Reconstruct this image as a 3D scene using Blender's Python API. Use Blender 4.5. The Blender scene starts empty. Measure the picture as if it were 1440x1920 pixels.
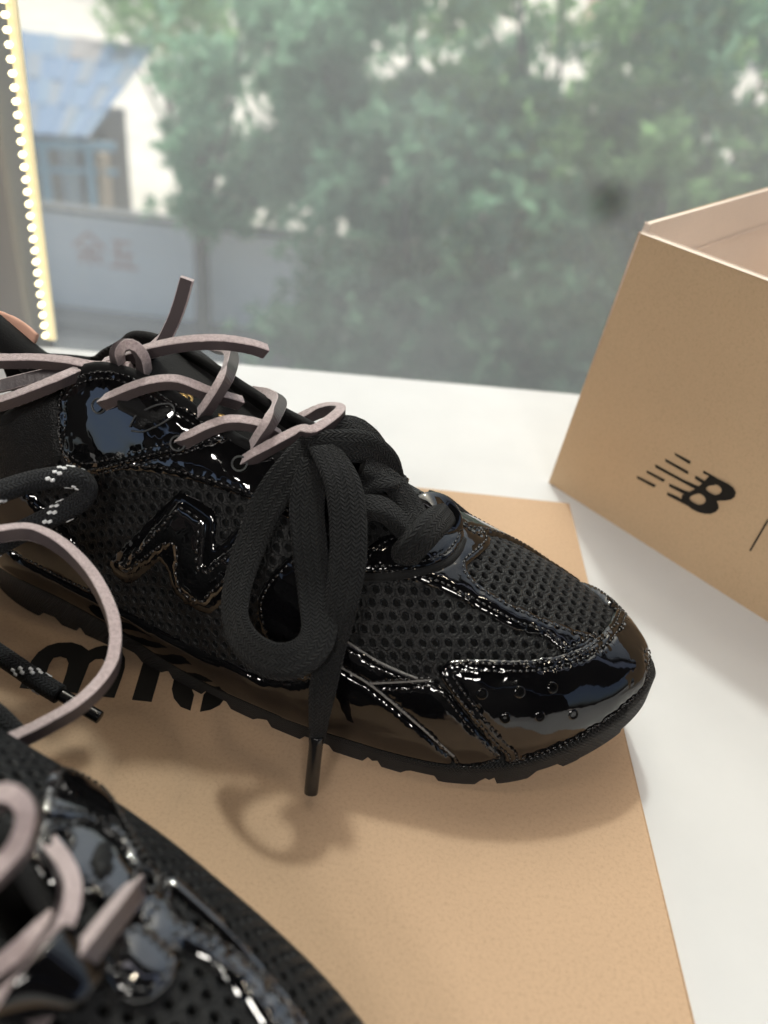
import bpy, bmesh, math, random
import numpy as np
from mathutils import Vector, Matrix, geometry
from mathutils.bvhtree import BVHTree

random.seed(7); RNG = np.random.default_rng(7)
R = math.radians
scene = bpy.context.scene
COL = scene.collection

# ------------------------------------------------------------------ camera
CAM_F, CAM_P, CAM_R, CAM_H = 1600.0, R(35.5), R(7.0), 0.255      # focal length in px of a 1440x1920 picture
_fw = np.array([0, math.cos(CAM_P), -math.sin(CAM_P)]); _rt = np.array([1.0, 0, 0]); _up = np.cross(_rt, _fw)
RT = math.cos(CAM_R) * _rt + math.sin(CAM_R) * _up
UP = -math.sin(CAM_R) * _rt + math.cos(CAM_R) * _up
FW = _fw
EYE = np.array([0, 0, CAM_H])
cam_d = bpy.data.cameras.new("camera"); cam = bpy.data.objects.new("camera", cam_d); COL.objects.link(cam)
cam.matrix_world = Matrix(((RT[0], UP[0], -FW[0], 0), (RT[1], UP[1], -FW[1], 0), (RT[2], UP[2], -FW[2], CAM_H), (0, 0, 0, 1)))
cam_d.sensor_fit = 'VERTICAL'; cam_d.sensor_height = 24; cam_d.sensor_width = 18
cam_d.lens = 24 * CAM_F / 1920
cam_d.clip_start = 0.01; cam_d.clip_end = 600
cam_d.dof.use_dof = True; cam_d.dof.focus_distance = 0.315; cam_d.dof.aperture_fstop = 4.9
scene.camera = cam

# ------------------------------------------------------------------ sky, sun, exposure
SUN_EL, SUN_AZ = R(58), R(-9)                                    # azimuth from +Y towards +X
world = bpy.data.worlds.new("World"); scene.world = world; world.use_nodes = True
wn = world.node_tree; wn.nodes.clear()
sky = wn.nodes.new("ShaderNodeTexSky"); sky.sky_type = 'NISHITA'; sky.sun_disc = False
sky.sun_elevation = SUN_EL; sky.sun_rotation = SUN_AZ
sky.air_density = 1.0; sky.dust_density = 7.0; sky.ozone_density = 1.0
bg = wn.nodes.new("ShaderNodeBackground"); bg.inputs[1].default_value = 0.125
wo = wn.nodes.new("ShaderNodeOutputWorld")
wn.links.new(sky.outputs[0], bg.inputs[0]); wn.links.new(bg.outputs[0], wo.inputs[0])
sun_d = bpy.data.lights.new("sun", 'SUN'); sun_d.energy = 1.4; sun_d.angle = R(3.5); sun_d.color = (1.0, 0.96, 0.90)
sun = bpy.data.objects.new("sun", sun_d); COL.objects.link(sun)
sdir = Vector((math.sin(SUN_AZ) * math.cos(SUN_EL), math.cos(SUN_AZ) * math.cos(SUN_EL), math.sin(SUN_EL)))
sun.rotation_euler = sdir.to_track_quat('Z', 'Y').to_euler(); sun.location = (0, 0, 5)
scene.view_settings.view_transform = 'Standard'; scene.view_settings.look = 'None'
scene.view_settings.gamma = 1.0; scene.view_settings.exposure = 0.56
scene.cycles.max_bounces = 10; scene.cycles.transparent_max_bounces = 12
scene.cycles.sample_clamp_indirect = 6.0
scene.cycles.use_denoising = True

# ------------------------------------------------------------------ picking helpers: a sight line meets a known surface
def sight(px, py):
    d = FW * CAM_F + RT * (px - 720) - UP * (py - 960)
    return d / np.linalg.norm(d)
def on_level(px, py, z=0.0):
    d = sight(px, py); return EYE + d * ((z - CAM_H) / d[2])
def on_plane(px, py, p0, n):
    d = sight(px, py); return EYE + d * (np.dot(np.asarray(p0) - EYE, n) / np.dot(d, n))
def to_px(P):
    d = np.asarray(P) - EYE; z = d @ FW
    return np.stack([720 + CAM_F * (d @ RT) / z, 960 - CAM_F * (d @ UP) / z], -1)

# ------------------------------------------------------------------ object helpers
def tag(o, label=None, cat=None, group=None, kind=None):
    if label: o['label'] = label
    if cat: o['category'] = cat
    if group: o['group'] = group
    if kind: o['kind'] = kind
    return o
def empty(name, loc, label, cat, group=None, rz=0.0):
    o = bpy.data.objects.new(name, None); COL.objects.link(o)
    o.location = loc; o.rotation_euler = (0, 0, rz); o.empty_display_size = 0.02
    o.matrix_world = Matrix.Translation(Vector(loc)) @ Matrix.Rotation(rz, 4, 'Z')
    return tag(o, label, cat, group)
def mesh(name, V, F, mats, parent=None, smooth=True, mi=None, uv=None, kind=None, label=None):
    """V in world metres; kept local to its parent."""
    V = np.asarray(V, float).reshape(-1, 3)
    if parent is not None:
        M = np.array(_world(parent).inverted()); V = V @ M[:3, :3].T + M[:3, 3]
    me = bpy.data.meshes.new(name)
    me.from_pydata([tuple(v) for v in V], [], [tuple(int(i) for i in f) for f in F])
    for m in (mats if isinstance(mats, (list, tuple)) else [mats]): me.materials.append(m)
    if smooth: me.polygons.foreach_set("use_smooth", [True] * len(me.polygons))
    if mi is not None: me.polygons.foreach_set("material_index", [int(x) for x in mi])
    if uv is not None:
        l = me.uv_layers.new(name="UVMap"); l.data.foreach_set("uv", np.asarray(uv, float).ravel())
    me.update()
    o = bpy.data.objects.new(name, me); COL.objects.link(o)
    if parent is not None: o.parent = parent
    if kind: o['kind'] = kind
    if label: o['label'] = label
    return o
def _world(o):
    M = Matrix.Translation(o.location) @ o.rotation_euler.to_matrix().to_4x4() @ Matrix.Diagonal((*o.scale, 1))
    return _world(o.parent) @ M if o.parent is not None else M
class MB:
    def __init__(s): s.V = []; s.F = []; s.M = []
    def add(s, V, F, m=0):
        b = len(s.V); s.V += [tuple(v) for v in V]; s.F += [tuple(b + i for i in f) for f in F]; s.M += [m] * len(F)
    def box(s, c, d, m=0, ax=None):
        ax = np.eye(3) if ax is None else np.asarray(ax); c = np.asarray(c, float)
        V = [c + sum(sg[k] * d[k] / 2 * ax[k] for k in range(3)) for sg in [(-1,-1,-1),(1,-1,-1),(1,1,-1),(-1,1,-1),(-1,-1,1),(1,-1,1),(1,1,1),(-1,1,1)]]
        s.add(V, [(0,3,2,1),(4,5,6,7),(0,1,5,4),(1,2,6,5),(2,3,7,6),(3,0,4,7)], m)
    def prism(s, poly, n, t, m=0):
        """poly: 3-D points of a flat outline, extruded by t along n"""
        P = [np.asarray(p, float) for p in poly]; k = len(P); n = np.asarray(n, float)
        V = P + [p + n * t for p in P]
        tri = geometry.tessellate_polygon([[Vector(p) for p in P]])
        F = [tuple(x) for x in tri] + [tuple(k + i for i in x[::-1]) for x in tri] + [(i, (i+1) % k, k + (i+1) % k, k + i) for i in range(k)]
        s.add(V, F, m)
    def blob(s, c, ax, r, m=0):
        """small 6-sided bead; ax = 3 axes, r = 3 radii"""
        V = []; c = np.asarray(c)
        for zz, rr in ((-1, 0), (-.6, .8), (.6, .8), (1, 0)):
            if rr == 0: V.append(c + ax[0] * r[0] * zz)
            else:
                for k in range(6):
                    a = k * math.pi / 3; V.append(c + ax[0] * r[0] * zz + ax[1] * r[1] * rr * math.cos(a) + ax[2] * r[2] * rr * math.sin(a))
        F = [(0, 1 + (k+1) % 6, 1 + k) for k in range(6)] + [(1+k, 1+(k+1) % 6, 7+(k+1) % 6, 7+k) for k in range(6)] + [(13, 7+k, 7+(k+1) % 6) for k in range(6)]
        s.add(V, F, m)
    def build(s, name, mats, parent=None, smooth=False, **kw):
        return mesh(name, s.V, s.F, mats, parent, smooth, mi=s.M, **kw)
def bevel(o, w, seg=2):
    m = o.modifiers.new("bevel", 'BEVEL'); m.width = w; m.segments = seg; m.limit_method = 'ANGLE'; m.angle_limit = R(40)
    return o

# ------------------------------------------------------------------ materials
def mat(name, base, rough=0.5, spec=0.5, **kw):
    m = bpy.data.materials.new(name); m.use_nodes = True
    b = m.node_tree.nodes["Principled BSDF"]
    b.inputs["Base Color"].default_value = (*base, 1); b.inputs["Roughness"].default_value = rough
    b.inputs["Specular IOR Level"].default_value = spec
    for k, v in kw.items(): b.inputs[k].default_value = v
    return m
def N(m, t, **kw):
    n = m.node_tree.nodes.new("ShaderNode" + t)
    for k, v in kw.items():
        if k == 'inp':
            for i, x in v.items(): n.inputs[i].default_value = x
        else: setattr(n, k, v)
    return n
def L(m, a, b): m.node_tree.links.new(a, b)
def bsdf(m): return m.node_tree.nodes["Principled BSDF"]
def coord(m, kind="Object"): return N(m, "TexCoord").outputs[kind]
def noise(m, scale, detail=3, rough=.55, co=None, kind="Object"):
    n = N(m, "TexNoise", inp={"Scale": scale, "Detail": detail, "Roughness": rough}); L(m, co or coord(m, kind), n.inputs["Vector"]); return n
def ramp(m, fac, stops):
    r = N(m, "ValToRGB"); e = r.color_ramp.elements
    while len(e) < len(stops): e.new(0.5)
    for k, (p, c) in enumerate(stops): e[k].position = p; e[k].color = (*c, 1) if len(c) == 3 else c
    L(m, fac, r.inputs[0]); return r.outputs[0]
def math_(m, op, a, b=None, c=None):
    n = N(m, "Math", operation=op)
    for i, x in enumerate((a, b, c)):
        if x is None: continue
        if isinstance(x, (int, float)): n.inputs[i].default_value = x
        else: L(m, x, n.inputs[i])
    return n.outputs[0]
def bump(m, h, strength=.5, dist=.001, chain=None):
    b = N(m, "Bump", inp={"Strength": strength, "Distance": dist}); L(m, h, b.inputs["Height"])
    if chain is not None: L(m, chain, b.inputs["Normal"])
    return b.outputs[0]
def setn(m, o): L(m, o, bsdf(m).inputs["Normal"])

# patent leather: near-black, mirror-like, slightly puckered
M_patent = mat("patent_leather", (.0022, .0022, .0027), .035, .7)
_b = bump(M_patent, noise(M_patent, 55, 2, .5).outputs[0], .13, .004)
_b = bump(M_patent, noise(M_patent, 260, 2, .5).outputs[0], .06, .001, _b); setn(M_patent, _b)
L(M_patent, ramp(M_patent, noise(M_patent, 40, 4).outputs[0], [(.35, (.022,)*3), (.75, (.09,)*3)]), bsdf(M_patent).inputs["Roughness"])
M_patent_pucker = mat("patent_leather_puckered", (.0022, .0022, .0027), .035, .95, **{"IOR": 1.72})
_b = bump(M_patent_pucker, noise(M_patent_pucker, 95, 1.5, .5).outputs[0], .16, .003)
setn(M_patent_pucker, _b)
M_stitch = mat("black_thread", (.012, .012, .013), .22, .7)
M_knit = mat("black_knit", (.0036, .0038, .0043), .46, .26, **{"Sheen Weight": .10, "Sheen Roughness": .35, "Sheen Tint": (.75, .88, 1, 1)})  # cool sheen tint put in for sky light on the knit
_c = coord(M_knit); _v = N(M_knit, "TexVoronoi", inp={"Scale": 1500.0}); L(M_knit, _c, _v.inputs["Vector"])
_b = bump(M_knit, _v.outputs["Distance"], .5, .0005); _b = bump(M_knit, noise(M_knit, 2600, 2, .6, _c).outputs[0], .3, .0003, _b); setn(M_knit, _b)
M_liner = mat("black_lining", (.004, .004, .004), .9, .2)
M_fab = mat("black_padding", (.004, .004, .0045), .8, .25, **{"Sheen Weight": .04, "Sheen Roughness": .5})
setn(M_fab, bump(M_fab, noise(M_fab, 1600, 3).outputs[0], .6, .0005))
M_rubber = mat("black_rubber", (.022, .0215, .0215), .6, .4)
_uv = N(M_rubber, "UVMap").outputs[0]; _sx = N(M_rubber, "SeparateXYZ"); L(M_rubber, _uv, _sx.inputs[0])
_a = math_(M_rubber, 'ADD', _sx.outputs[0], _sx.outputs[1]); _d = math_(M_rubber, 'SUBTRACT', _sx.outputs[0], _sx.outputs[1])
_h = math_(M_rubber, 'MULTIPLY', math_(M_rubber, 'PINGPONG', _a, .00065), math_(M_rubber, 'PINGPONG', _d, .00065))
setn(M_rubber, bump(M_rubber, math_(M_rubber, 'MULTIPLY', _h, 2.4e6), 1.0, .0014))
M_raw = mat("raw_leather_edge", (.22, .215, .21), .95, .1)
setn(M_raw, bump(M_raw, noise(M_raw, 3000, 3).outputs[0], 1, .0006))
M_rim = mat("grey_cut_edge", (.05, .053, .056), .35, .5)

M_suede = mat("mauve_suede", (.40, .30, .29), .95, .15, **{"Sheen Weight": .5, "Sheen Roughness": .45})
_n = noise(M_suede, 900, 4, .65); L(M_suede, ramp(M_suede, _n.outputs[0], [(.25, (.34, .265, .268)), (.6, (.54, .445, .447)), (.85, (.68, .59, .59))]), bsdf(M_suede).inputs["Base Color"])
setn(M_suede, bump(M_suede, noise(M_suede, 2200, 3).outputs[0], .8, .0008))
M_grain = mat("brown_leather_face", (.075, .060, .063), .34, .45)
setn(M_grain, bump(M_grain, noise(M_grain, 1300, 3).outputs[0], .35, .0004))
def weave(name, c, cw, p, slant, strength, spec=.25, rough=.8):
    m = mat(name, c, rough, spec, **{"Sheen Weight": .05, "Sheen Roughness": .4})
    uv = N(m, "UVMap").outputs[0]; sx = N(m, "SeparateXYZ"); L(m, uv, sx.inputs[0])
    tri = math_(m, 'PINGPONG', sx.outputs[0], cw)                       # chevron columns
    ph = math_(m, 'ADD', sx.outputs[1], math_(m, 'MULTIPLY', tri, slant))
    rib = math_(m, 'PINGPONG', ph, p / 2)
    rib = math_(m, 'MULTIPLY', rib, 2 / p)
    seam = math_(m, 'ABSOLUTE', math_(m, 'SUBTRACT', math_(m, 'DIVIDE', tri, cw), .5))
    edge = math_(m, 'SUBTRACT', 1.0, math_(m, 'POWER', math_(m, 'MULTIPLY', seam, 2.0), 6.0))
    h = math_(m, 'MULTIPLY', math_(m, 'POWER', rib, .7), edge)
    nz = noise(m, 1800, 3, .6)
    b = bump(m, h, strength, .0007); b = bump(m, nz.outputs[0], .8, .0004, b); setn(m, b)
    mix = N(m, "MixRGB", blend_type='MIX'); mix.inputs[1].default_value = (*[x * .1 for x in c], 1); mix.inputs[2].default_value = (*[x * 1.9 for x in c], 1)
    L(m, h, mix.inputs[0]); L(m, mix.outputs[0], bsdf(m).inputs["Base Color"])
    return m
M_cotton = weave("black_cotton_weave", (.0050, .0055, .0066), .0015, .0015, 1.1, 1.0)
M_rope = weave("black_round_cord_braid", (.014, .015, .0175), .0014, .0014, .9, .9)
M_fleck = mat("white_thread", (.72, .73, .75), .7, .3)
M_aglet = mat("black_plastic_tip", (.008, .008, .009), .16, .6)
M_lint = mat("dark_lint", (.05, .05, .055), .9, .1)
M_lintw = mat("pale_lint", (.5, .5, .5), .8, .2)
M_gold = mat("gold_print", (.45, .30, .11), .35, .6, **{"Metallic": .6})
M_tab = mat("peach_pull_tab", (.62, .36, .27), .7, .3)
M_hole = mat("hole_dark", (.001, .001, .001), .8, .1)

def cardboard(name, base, k=1.0):
    m = mat(name, base, .78, .25); co = coord(m)
    n1 = noise(m, 9, 4, .5, co); n2 = noise(m, 760, 4, .75, co)
    mp = N(m, "Mapping", inp={"Scale": (700, 4200, 1500), "Rotation": (0, 0, .4)}); L(m, co, mp.inputs[0]); n3 = N(m, "TexNoise", inp={"Scale": 1.0, "Detail": 3}); L(m, mp.outputs[0], n3.inputs["Vector"])
    a = ramp(m, n1.outputs[0], [(.3, tuple(c * .93 for c in base)), (.7, tuple(c * 1.06 for c in base))])
    fib = N(m, "MixRGB", blend_type='MULTIPLY', inp={0: .55 * k}); L(m, a, fib.inputs[1]); L(m, ramp(m, n2.outputs[0], [(.26, (.70, .67, .63)), (.48, (1, 1, 1)), (.76, (1.14, 1.12, 1.1))]), fib.inputs[2])
    f2 = N(m, "MixRGB", blend_type='MULTIPLY', inp={0: .5 * k}); L(m, fib.outputs[0], f2.inputs[1]); L(m, ramp(m, n3.outputs[0], [(.22, (.72, .68, .64)), (.36, (1, 1, 1))]), f2.inputs[2])
    L(m, f2.outputs[0], bsdf(m).inputs["Base Color"])
    setn(m, bump(m, n2.outputs[0], .2, .0003, bump(m, n1.outputs[0], .15, .003)))
    return m
M_kraft = cardboard("kraft_board", (.485, .337, .222))
M_kraft_box = cardboard("kraft_carton", (.585, .42, .265), .8)
M_kraft_in = cardboard("carton_inside_lit", (.78, .67, .58), .4)  # inside tint carries the bounced light of the open carton
M_ink = mat("black_ink", (.010, .009, .008), .55, .3)
M_table = mat("white_laminate", (.58, .58, .585), .6, .15)
_n = noise(M_table, 22, 4); L(M_table, ramp(M_table, _n.outputs[0], [(.3, (.565, .57, .58)), (.7, (.60, .605, .615))]), bsdf(M_table).inputs["Base Color"])
setn(M_table, bump(M_table, noise(M_table, 300, 2).outputs[0], .05, .0005))

# ------------------------------------------------------------------ the place: table, added unseen room shell, window
TZ = -0.004                                                        # table top; the card lies on it, its face at z = 0
eL = on_level(100, 655, TZ); eR = on_level(1070, 741, TZ)
wdir = (eR - eL); wdir /= np.linalg.norm(wdir); wnrm = np.array([-wdir[1], wdir[0], 0.0])   # along the glass, and outwards
W0 = eL + 0.0
def W(a, b, z): p = W0 + wdir * a + wnrm * b; return np.array([p[0], p[1], z])
WA = [wdir, wnrm, np.array([0, 0, 1.0])]
tb = MB()
tb.prism([W(-.9, 0, TZ - .03), W(1.5, 0, TZ - .03), W(1.5, -1.25, TZ - .03), W(-.9, -1.25, TZ - .03)], (0, 0, 1), .03)
table = bevel(tb.build("display_table", M_table), .002, 3); tag(table, "white laminate display table standing against the shop window", "table")
M_wallin = mat("dark_unseen_shell", (.035, .034, .034), .9, .2)  # added unseen shell, kept dark so the patent reflects black
M_floor = mat("dark_floor", (.05, .045, .04), .6, .3)
rm = MB(); rm.box((.4, -1.25, -.85), (6.2, 4.0, .1)); tag(rm.build("floor", M_floor), kind='structure')
rm = MB(); rm.box((.4, -1.24, 1.95), (6.2, 3.3, .1)); tag(rm.build("ceiling", M_wallin), kind='structure')
rm = MB(); rm.box((.35, -3.0, .55), (5.3, .1, 2.68)); tag(rm.build("wall_back", M_wallin), kind='structure')
rm = MB(); rm.box(W(.3, .05, -.5), (5.2, .1, .60), ax=WA); tag(rm.build("wall_sill", M_wallin), kind='structure')
rm = MB(); rm.box(W(.9, .05, 1.6), (6.0, .1, .60), ax=WA); tag(rm.build("added_lintel", M_wallin), kind='structure')  # unseen lintel, shaped to hold back sky light
rm = MB(); rm.box((-2.3, -.45, .55), (.1, 1.8, 2.68)); rm.box((-2.3, -2.2, -.6), (.1, 1.7, .4)); tag(rm.build("wall_left", M_wallin), kind='structure')  # unseen; opening shaped to let in side sky light and reflections
# warm downlights added out of view for glints and fill
M_lampb = mat("white_lamp_ring", (.7, .7, .68), .4); M_bulb = mat("added_lamp_glow", (1, .95, .85), .4); bsdf(M_bulb).inputs["Emission Color"].default_value = (1, .86, .66, 1); bsdf(M_bulb).inputs["Emission Strength"].default_value = 55.0
for lx, ly, lb, bm_ in ((-.55, .12, "added unseen downlight nearest the grey window post", M_bulb), (.15, .20, "added unseen downlight straight above the toe of the sneaker", M_bulb), (.85, .10, "added unseen downlight above the far end of the carton", M_bulb)):
    e = empty("added_downlight", (lx, ly, 1.90), lb, "lamp", "downlights added in the ceiling")
    an = np.linspace(0, 2 * math.pi, 20, endpoint=False); ring = lambda r_, z_: [(lx + r_ * math.cos(a), ly + r_ * math.sin(a), z_) for a in an]
    m = MB(); V = ring(.060, 1.898) + ring(.060, 1.885) + ring(.045, 1.885) + ring(.042, 1.896); m.add(V, [(r_ * 20 + k, r_ * 20 + (k + 1) % 20, (r_ + 1) * 20 + (k + 1) % 20, (r_ + 1) * 20 + k) for r_ in range(3) for k in range(20)]); m.build("lamp_ring", M_lampb, e, smooth=True)
    m = MB(); m.add(ring(.041, 1.893), [tuple(range(19, -1, -1))]); m.build("lamp_disc", bm_, e)
M_pan = mat("fill_panel_glow", (1, .97, .92), .4); bsdf(M_pan).inputs["Emission Color"].default_value = (1, .95, .88, 1); bsdf(M_pan).inputs["Emission Strength"].default_value = 26.0  # fill panels added out of view to lift shaded faces
for lx, ly, lb in ((-.75, -1.9, "added square fill light behind the viewer on the left"), (.45, -2.2, "added square fill light behind the viewer on the right")):
    e = empty("added_fill_panel", (lx, ly, 1.90), lb, "lamp", "added fill panels in the ceiling")
    m = MB(); m.box((lx, ly, 1.889), (.58, .58, .012)); m.build("diffuser", M_pan, e)
    m = MB()
    for dx, dy, w_, h_ in ((.30, 0, .02, .62), (-.30, 0, .02, .62), (0, .30, .58, .02), (0, -.30, .58, .02)): m.box((lx + dx, ly + dy, 1.886), (w_, h_, .022))
    m.build("panel_frame", M_lampb, e)
# window: post on the left, glass pane, light strip
M_frame = mat("grey_window_metal", (.30, .30, .30), .45, .5)
M_frame2 = mat("pale_window_seal", (.55, .55, .53), .6, .3)
M_glass = bpy.data.materials.new("dusty_glass"); M_glass.use_nodes = True
g = M_glass.node_tree; g.nodes.clear()
go = g.nodes.new("ShaderNodeOutputMaterial"); tr = g.nodes.new("ShaderNodeBsdfTransparent"); tr.inputs[0].default_value = (.87, .95, .93, 1)
gl = g.nodes.new("ShaderNodeBsdfGlossy"); gl.inputs["Roughness"].default_value = .01
fr = g.nodes.new("ShaderNodeFresnel"); fr.inputs[0].default_value = 1.35
m1 = g.nodes.new("ShaderNodeMixShader"); g.links.new(fr.outputs[0], m1.inputs[0]); g.links.new(tr.outputs[0], m1.inputs[1]); g.links.new(gl.outputs[0], m1.inputs[2])
tl = g.nodes.new("ShaderNodeBsdfTranslucent"); tl.inputs[0].default_value = (.80, .88, .91, 1)
df = g.nodes.new("ShaderNodeBsdfDiffuse"); df.inputs[0].default_value = (.5, .6, .62, 1)
m2 = g.nodes.new("ShaderNodeMixShader"); m2.inputs[0].default_value = .3; g.links.new(tl.outputs[0], m2.inputs[1]); g.links.new(df.outputs[0], m2.inputs[2])
m3 = g.nodes.new("ShaderNodeMixShader"); g.links.new(m1.outputs[0], m3.inputs[1]); g.links.new(m2.outputs[0], m3.inputs[2])
spot = on_plane(1140, 380, W0 + wnrm * .03, wnrm)                   # a small patch with less dust
gco = N(M_glass, "NewGeometry"); dst = N(M_glass, "VectorMath", operation='DISTANCE', inp={1: tuple(spot)}); L(M_glass, gco.outputs["Position"], dst.inputs[0])
gn = N(M_glass, "TexNoise", inp={"Scale": 7.0, "Detail": 5.0}); L(M_glass, gco.outputs["Position"], gn.inputs["Vector"])
dust = ramp(M_glass, gn.outputs[0], [(.3, (.155,)*3), (.7, (.225,)*3)])
clr = ramp(M_glass, dst.outputs["Value"], [(.005, (.45,)*3), (.017, (1.0,)*3)])
L(M_glass, math_(M_glass, 'MULTIPLY', dust, clr), m3.inputs[0])
g.links.new(m3.outputs[0], go.inputs[0])
win = empty("shop_window", W(0, .02, TZ), "tall dusty shop window with a grey metal post behind the white table", "window")
pane_o = W(.0, .03, 0)
gm = MB(); gm.add([W(-.012, .03, -.25), W(2.9, .03, -.25), W(2.9, .03, 1.9), W(-.012, .03, 1.9)], [(0, 1, 2, 3)])
gm.build("glass_pane", M_glass, win)
pm = MB(); pm.box(W(-.0245, .02, .85), (.027, .05, 2.2), ax=WA); bevel(pm.build("window_post", M_frame, win), .003)
pm = MB(); pm.box(W(-.0585, .012, .85), (.0405, .06, 2.2), ax=WA); bevel(pm.build("window_seal", M_frame2, win), .003)
pm = MB(); pm.box(W(-.83, .02, .85), (1.5, .03, 2.2), ax=WA); pm.build("side_panel", M_frame2, win)
# LED strip
sb = on_plane(86, 640, W0 - wnrm * .012, wnrm); st = on_plane(7, 8, W0 - wnrm * .012, wnrm)
led = empty("led_strip", (sb[0], sb[1], TZ), "glowing warm white LED strip running up the grey window post", "light strip")
M_led = mat("led_glow", (1, .95, .8), .4); bsdf(M_led).inputs["Emission Color"].default_value = (1.0, .86, .52, 1); bsdf(M_led).inputs["Emission Strength"].default_value = 2.2
M_ledc = mat("clear_yellow_sleeve", (.84, .76, .52), .3, .5); bsdf(M_ledc).inputs["Emission Color"].default_value = (1.0, .86, .55, 1); bsdf(M_ledc).inputs["Emission Strength"].default_value = .16
ldir = (st - sb); ldir /= np.linalg.norm(ldir)
sm = MB(); sm.box(sb + ldir * .5 + wnrm * .0035 + wdir * .0028, (.0054, .003, 1.0), ax=[wdir, wnrm, ldir]); sm.build("strip_sleeve", M_ledc, led)
bead = None
for k in range(int(np.linalg.norm(st - sb) / .0068) + 3):
    c = sb + ldir * (.004 + k * .0068)
    if bead is None:
        b_ = MB(); b_.blob(c, [-wnrm, wdir, ldir], (.0020, .0024, .0021)); bead = b_.build("led_bead", M_led, led, smooth=True)
        c0 = Vector(c)
    else:
        o = bead.copy(); COL.objects.link(o); o.parent = led; o.location = Vector(c) - c0

# ------------------------------------------------------------------ outdoors, seen from an upper floor
GZ = -7.2
def G(px, py, z=GZ): return on_level(px, py, z)
M_pave = mat("pale_concrete", (.42, .40, .37), .85, .3)
L(M_pave, ramp(M_pave, noise(M_pave, .6, 6).outputs[0], [(.3, (.66, .61, .54)), (.7, (.80, .74, .66))]), bsdf(M_pave).inputs["Base Color"])
M_road = mat("grey_road", (.20, .205, .21), .85, .3)
L(M_road, ramp(M_road, noise(M_road, 1.5, 6).outputs[0], [(.3, (.17, .175, .18)), (.7, (.24, .24, .24))]), bsdf(M_road).inputs["Base Color"])
gb = MB(); gb.add([(-300, -300, GZ), (300, -300, GZ), (300, 300, GZ), (-300, 300, GZ)], [(0, 1, 2, 3)]); tag(gb.build("ground", M_pave), kind='structure')
wl = G(60, 585); wr = G(600, 648); yd = (wr - wl); yd /= np.linalg.norm(yd); yn = np.array([-yd[1], yd[0], 0])
gb = MB(); a, b = wl - yd * 30 - yn * 9, wl + yd * 60 - yn * 9
gb.add([a + [0, 0, .012], b + [0, 0, .012], b + yn * 8.2 + [0, 0, .012], a + yn * 8.2 + [0, 0, .012]], [(0, 1, 2, 3)]); tag(gb.build("road", M_road), kind='structure')
M_kerb = mat("grey_kerb_stone", (.16, .165, .17), .85, .3)
kb = MB(); c = wl + yd * 15 - yn * .4; kb.box(c + [0, 0, .11], (90, .75, .22), ax=[yd, yn, [0, 0, 1]]); tag(kb.build("kerb", M_kerb), kind='structure')
# white painted wall with red characters
M_wallw = mat("white_wall_paint", (.76, .80, .83), .8, .3)
L(M_wallw, ramp(M_wallw, noise(M_wallw, .9, 5).outputs[0], [(.3, (.71, .75, .78)), (.7, (.80, .83, .85))]), bsdf(M_wallw).inputs["Base Color"])
M_red = mat("faded_red_paint", (.60, .40, .38), .8, .3)
AXY = [yd, yn, np.array([0, 0, 1.0])]
HW = 2.1
wt = empty("white_wall", wl, "long pale painted wall with two faded red characters across the road", "wall")
wb = MB(); wb.box(wl + yd * 10 + yn * .12 + [0, 0, HW / 2], (60, .24, HW), ax=AXY); wb.build("wall_body", M_wallw, wt)
wb = MB(); wb.box(wl + yd * 10 + yn * .12 + [0, 0, HW + .04], (60, .34, .08), ax=AXY); wb.build("coping", M_kerb, wt)
def stroke(m, c, dx, dz, w, h, rot=0):
    ax = [yd * math.cos(rot) + np.array([0, 0, 1]) * math.sin(rot), yn, -yd * math.sin(rot) + np.array([0, 0, 1]) * math.cos(rot)]
    m.box(c + yd * dx + np.array([0, 0, dz]), (w, .03, h), ax=ax)
for ch, q in enumerate(((168, 470), (230, 478))):
    c = on_plane(*q, wl - yn * .012, yn); m = MB()
    if ch == 0:
        for s in (-1, 1): stroke(m, c, .15 * s, .20, .40, .06, -.75 * s)
        stroke(m, c, 0, .06, .36, .05); stroke(m, c, 0, -.08, .50, .05); stroke(m, c, 0, -.10, .06, .34)
        for s in (-1, 1): stroke(m, c, .17 * s, -.18, .05, .16, .5 * s)
    else:
        for dz, w in ((.24, .34), (.02, .40), (-.24, .56)): stroke(m, c, 0, dz, w, .055)
        stroke(m, c, -.08, 0, .06, .48); stroke(m, c, .10, -.10, .06, .26)
    m.build("red_character", M_red, wt)
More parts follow.
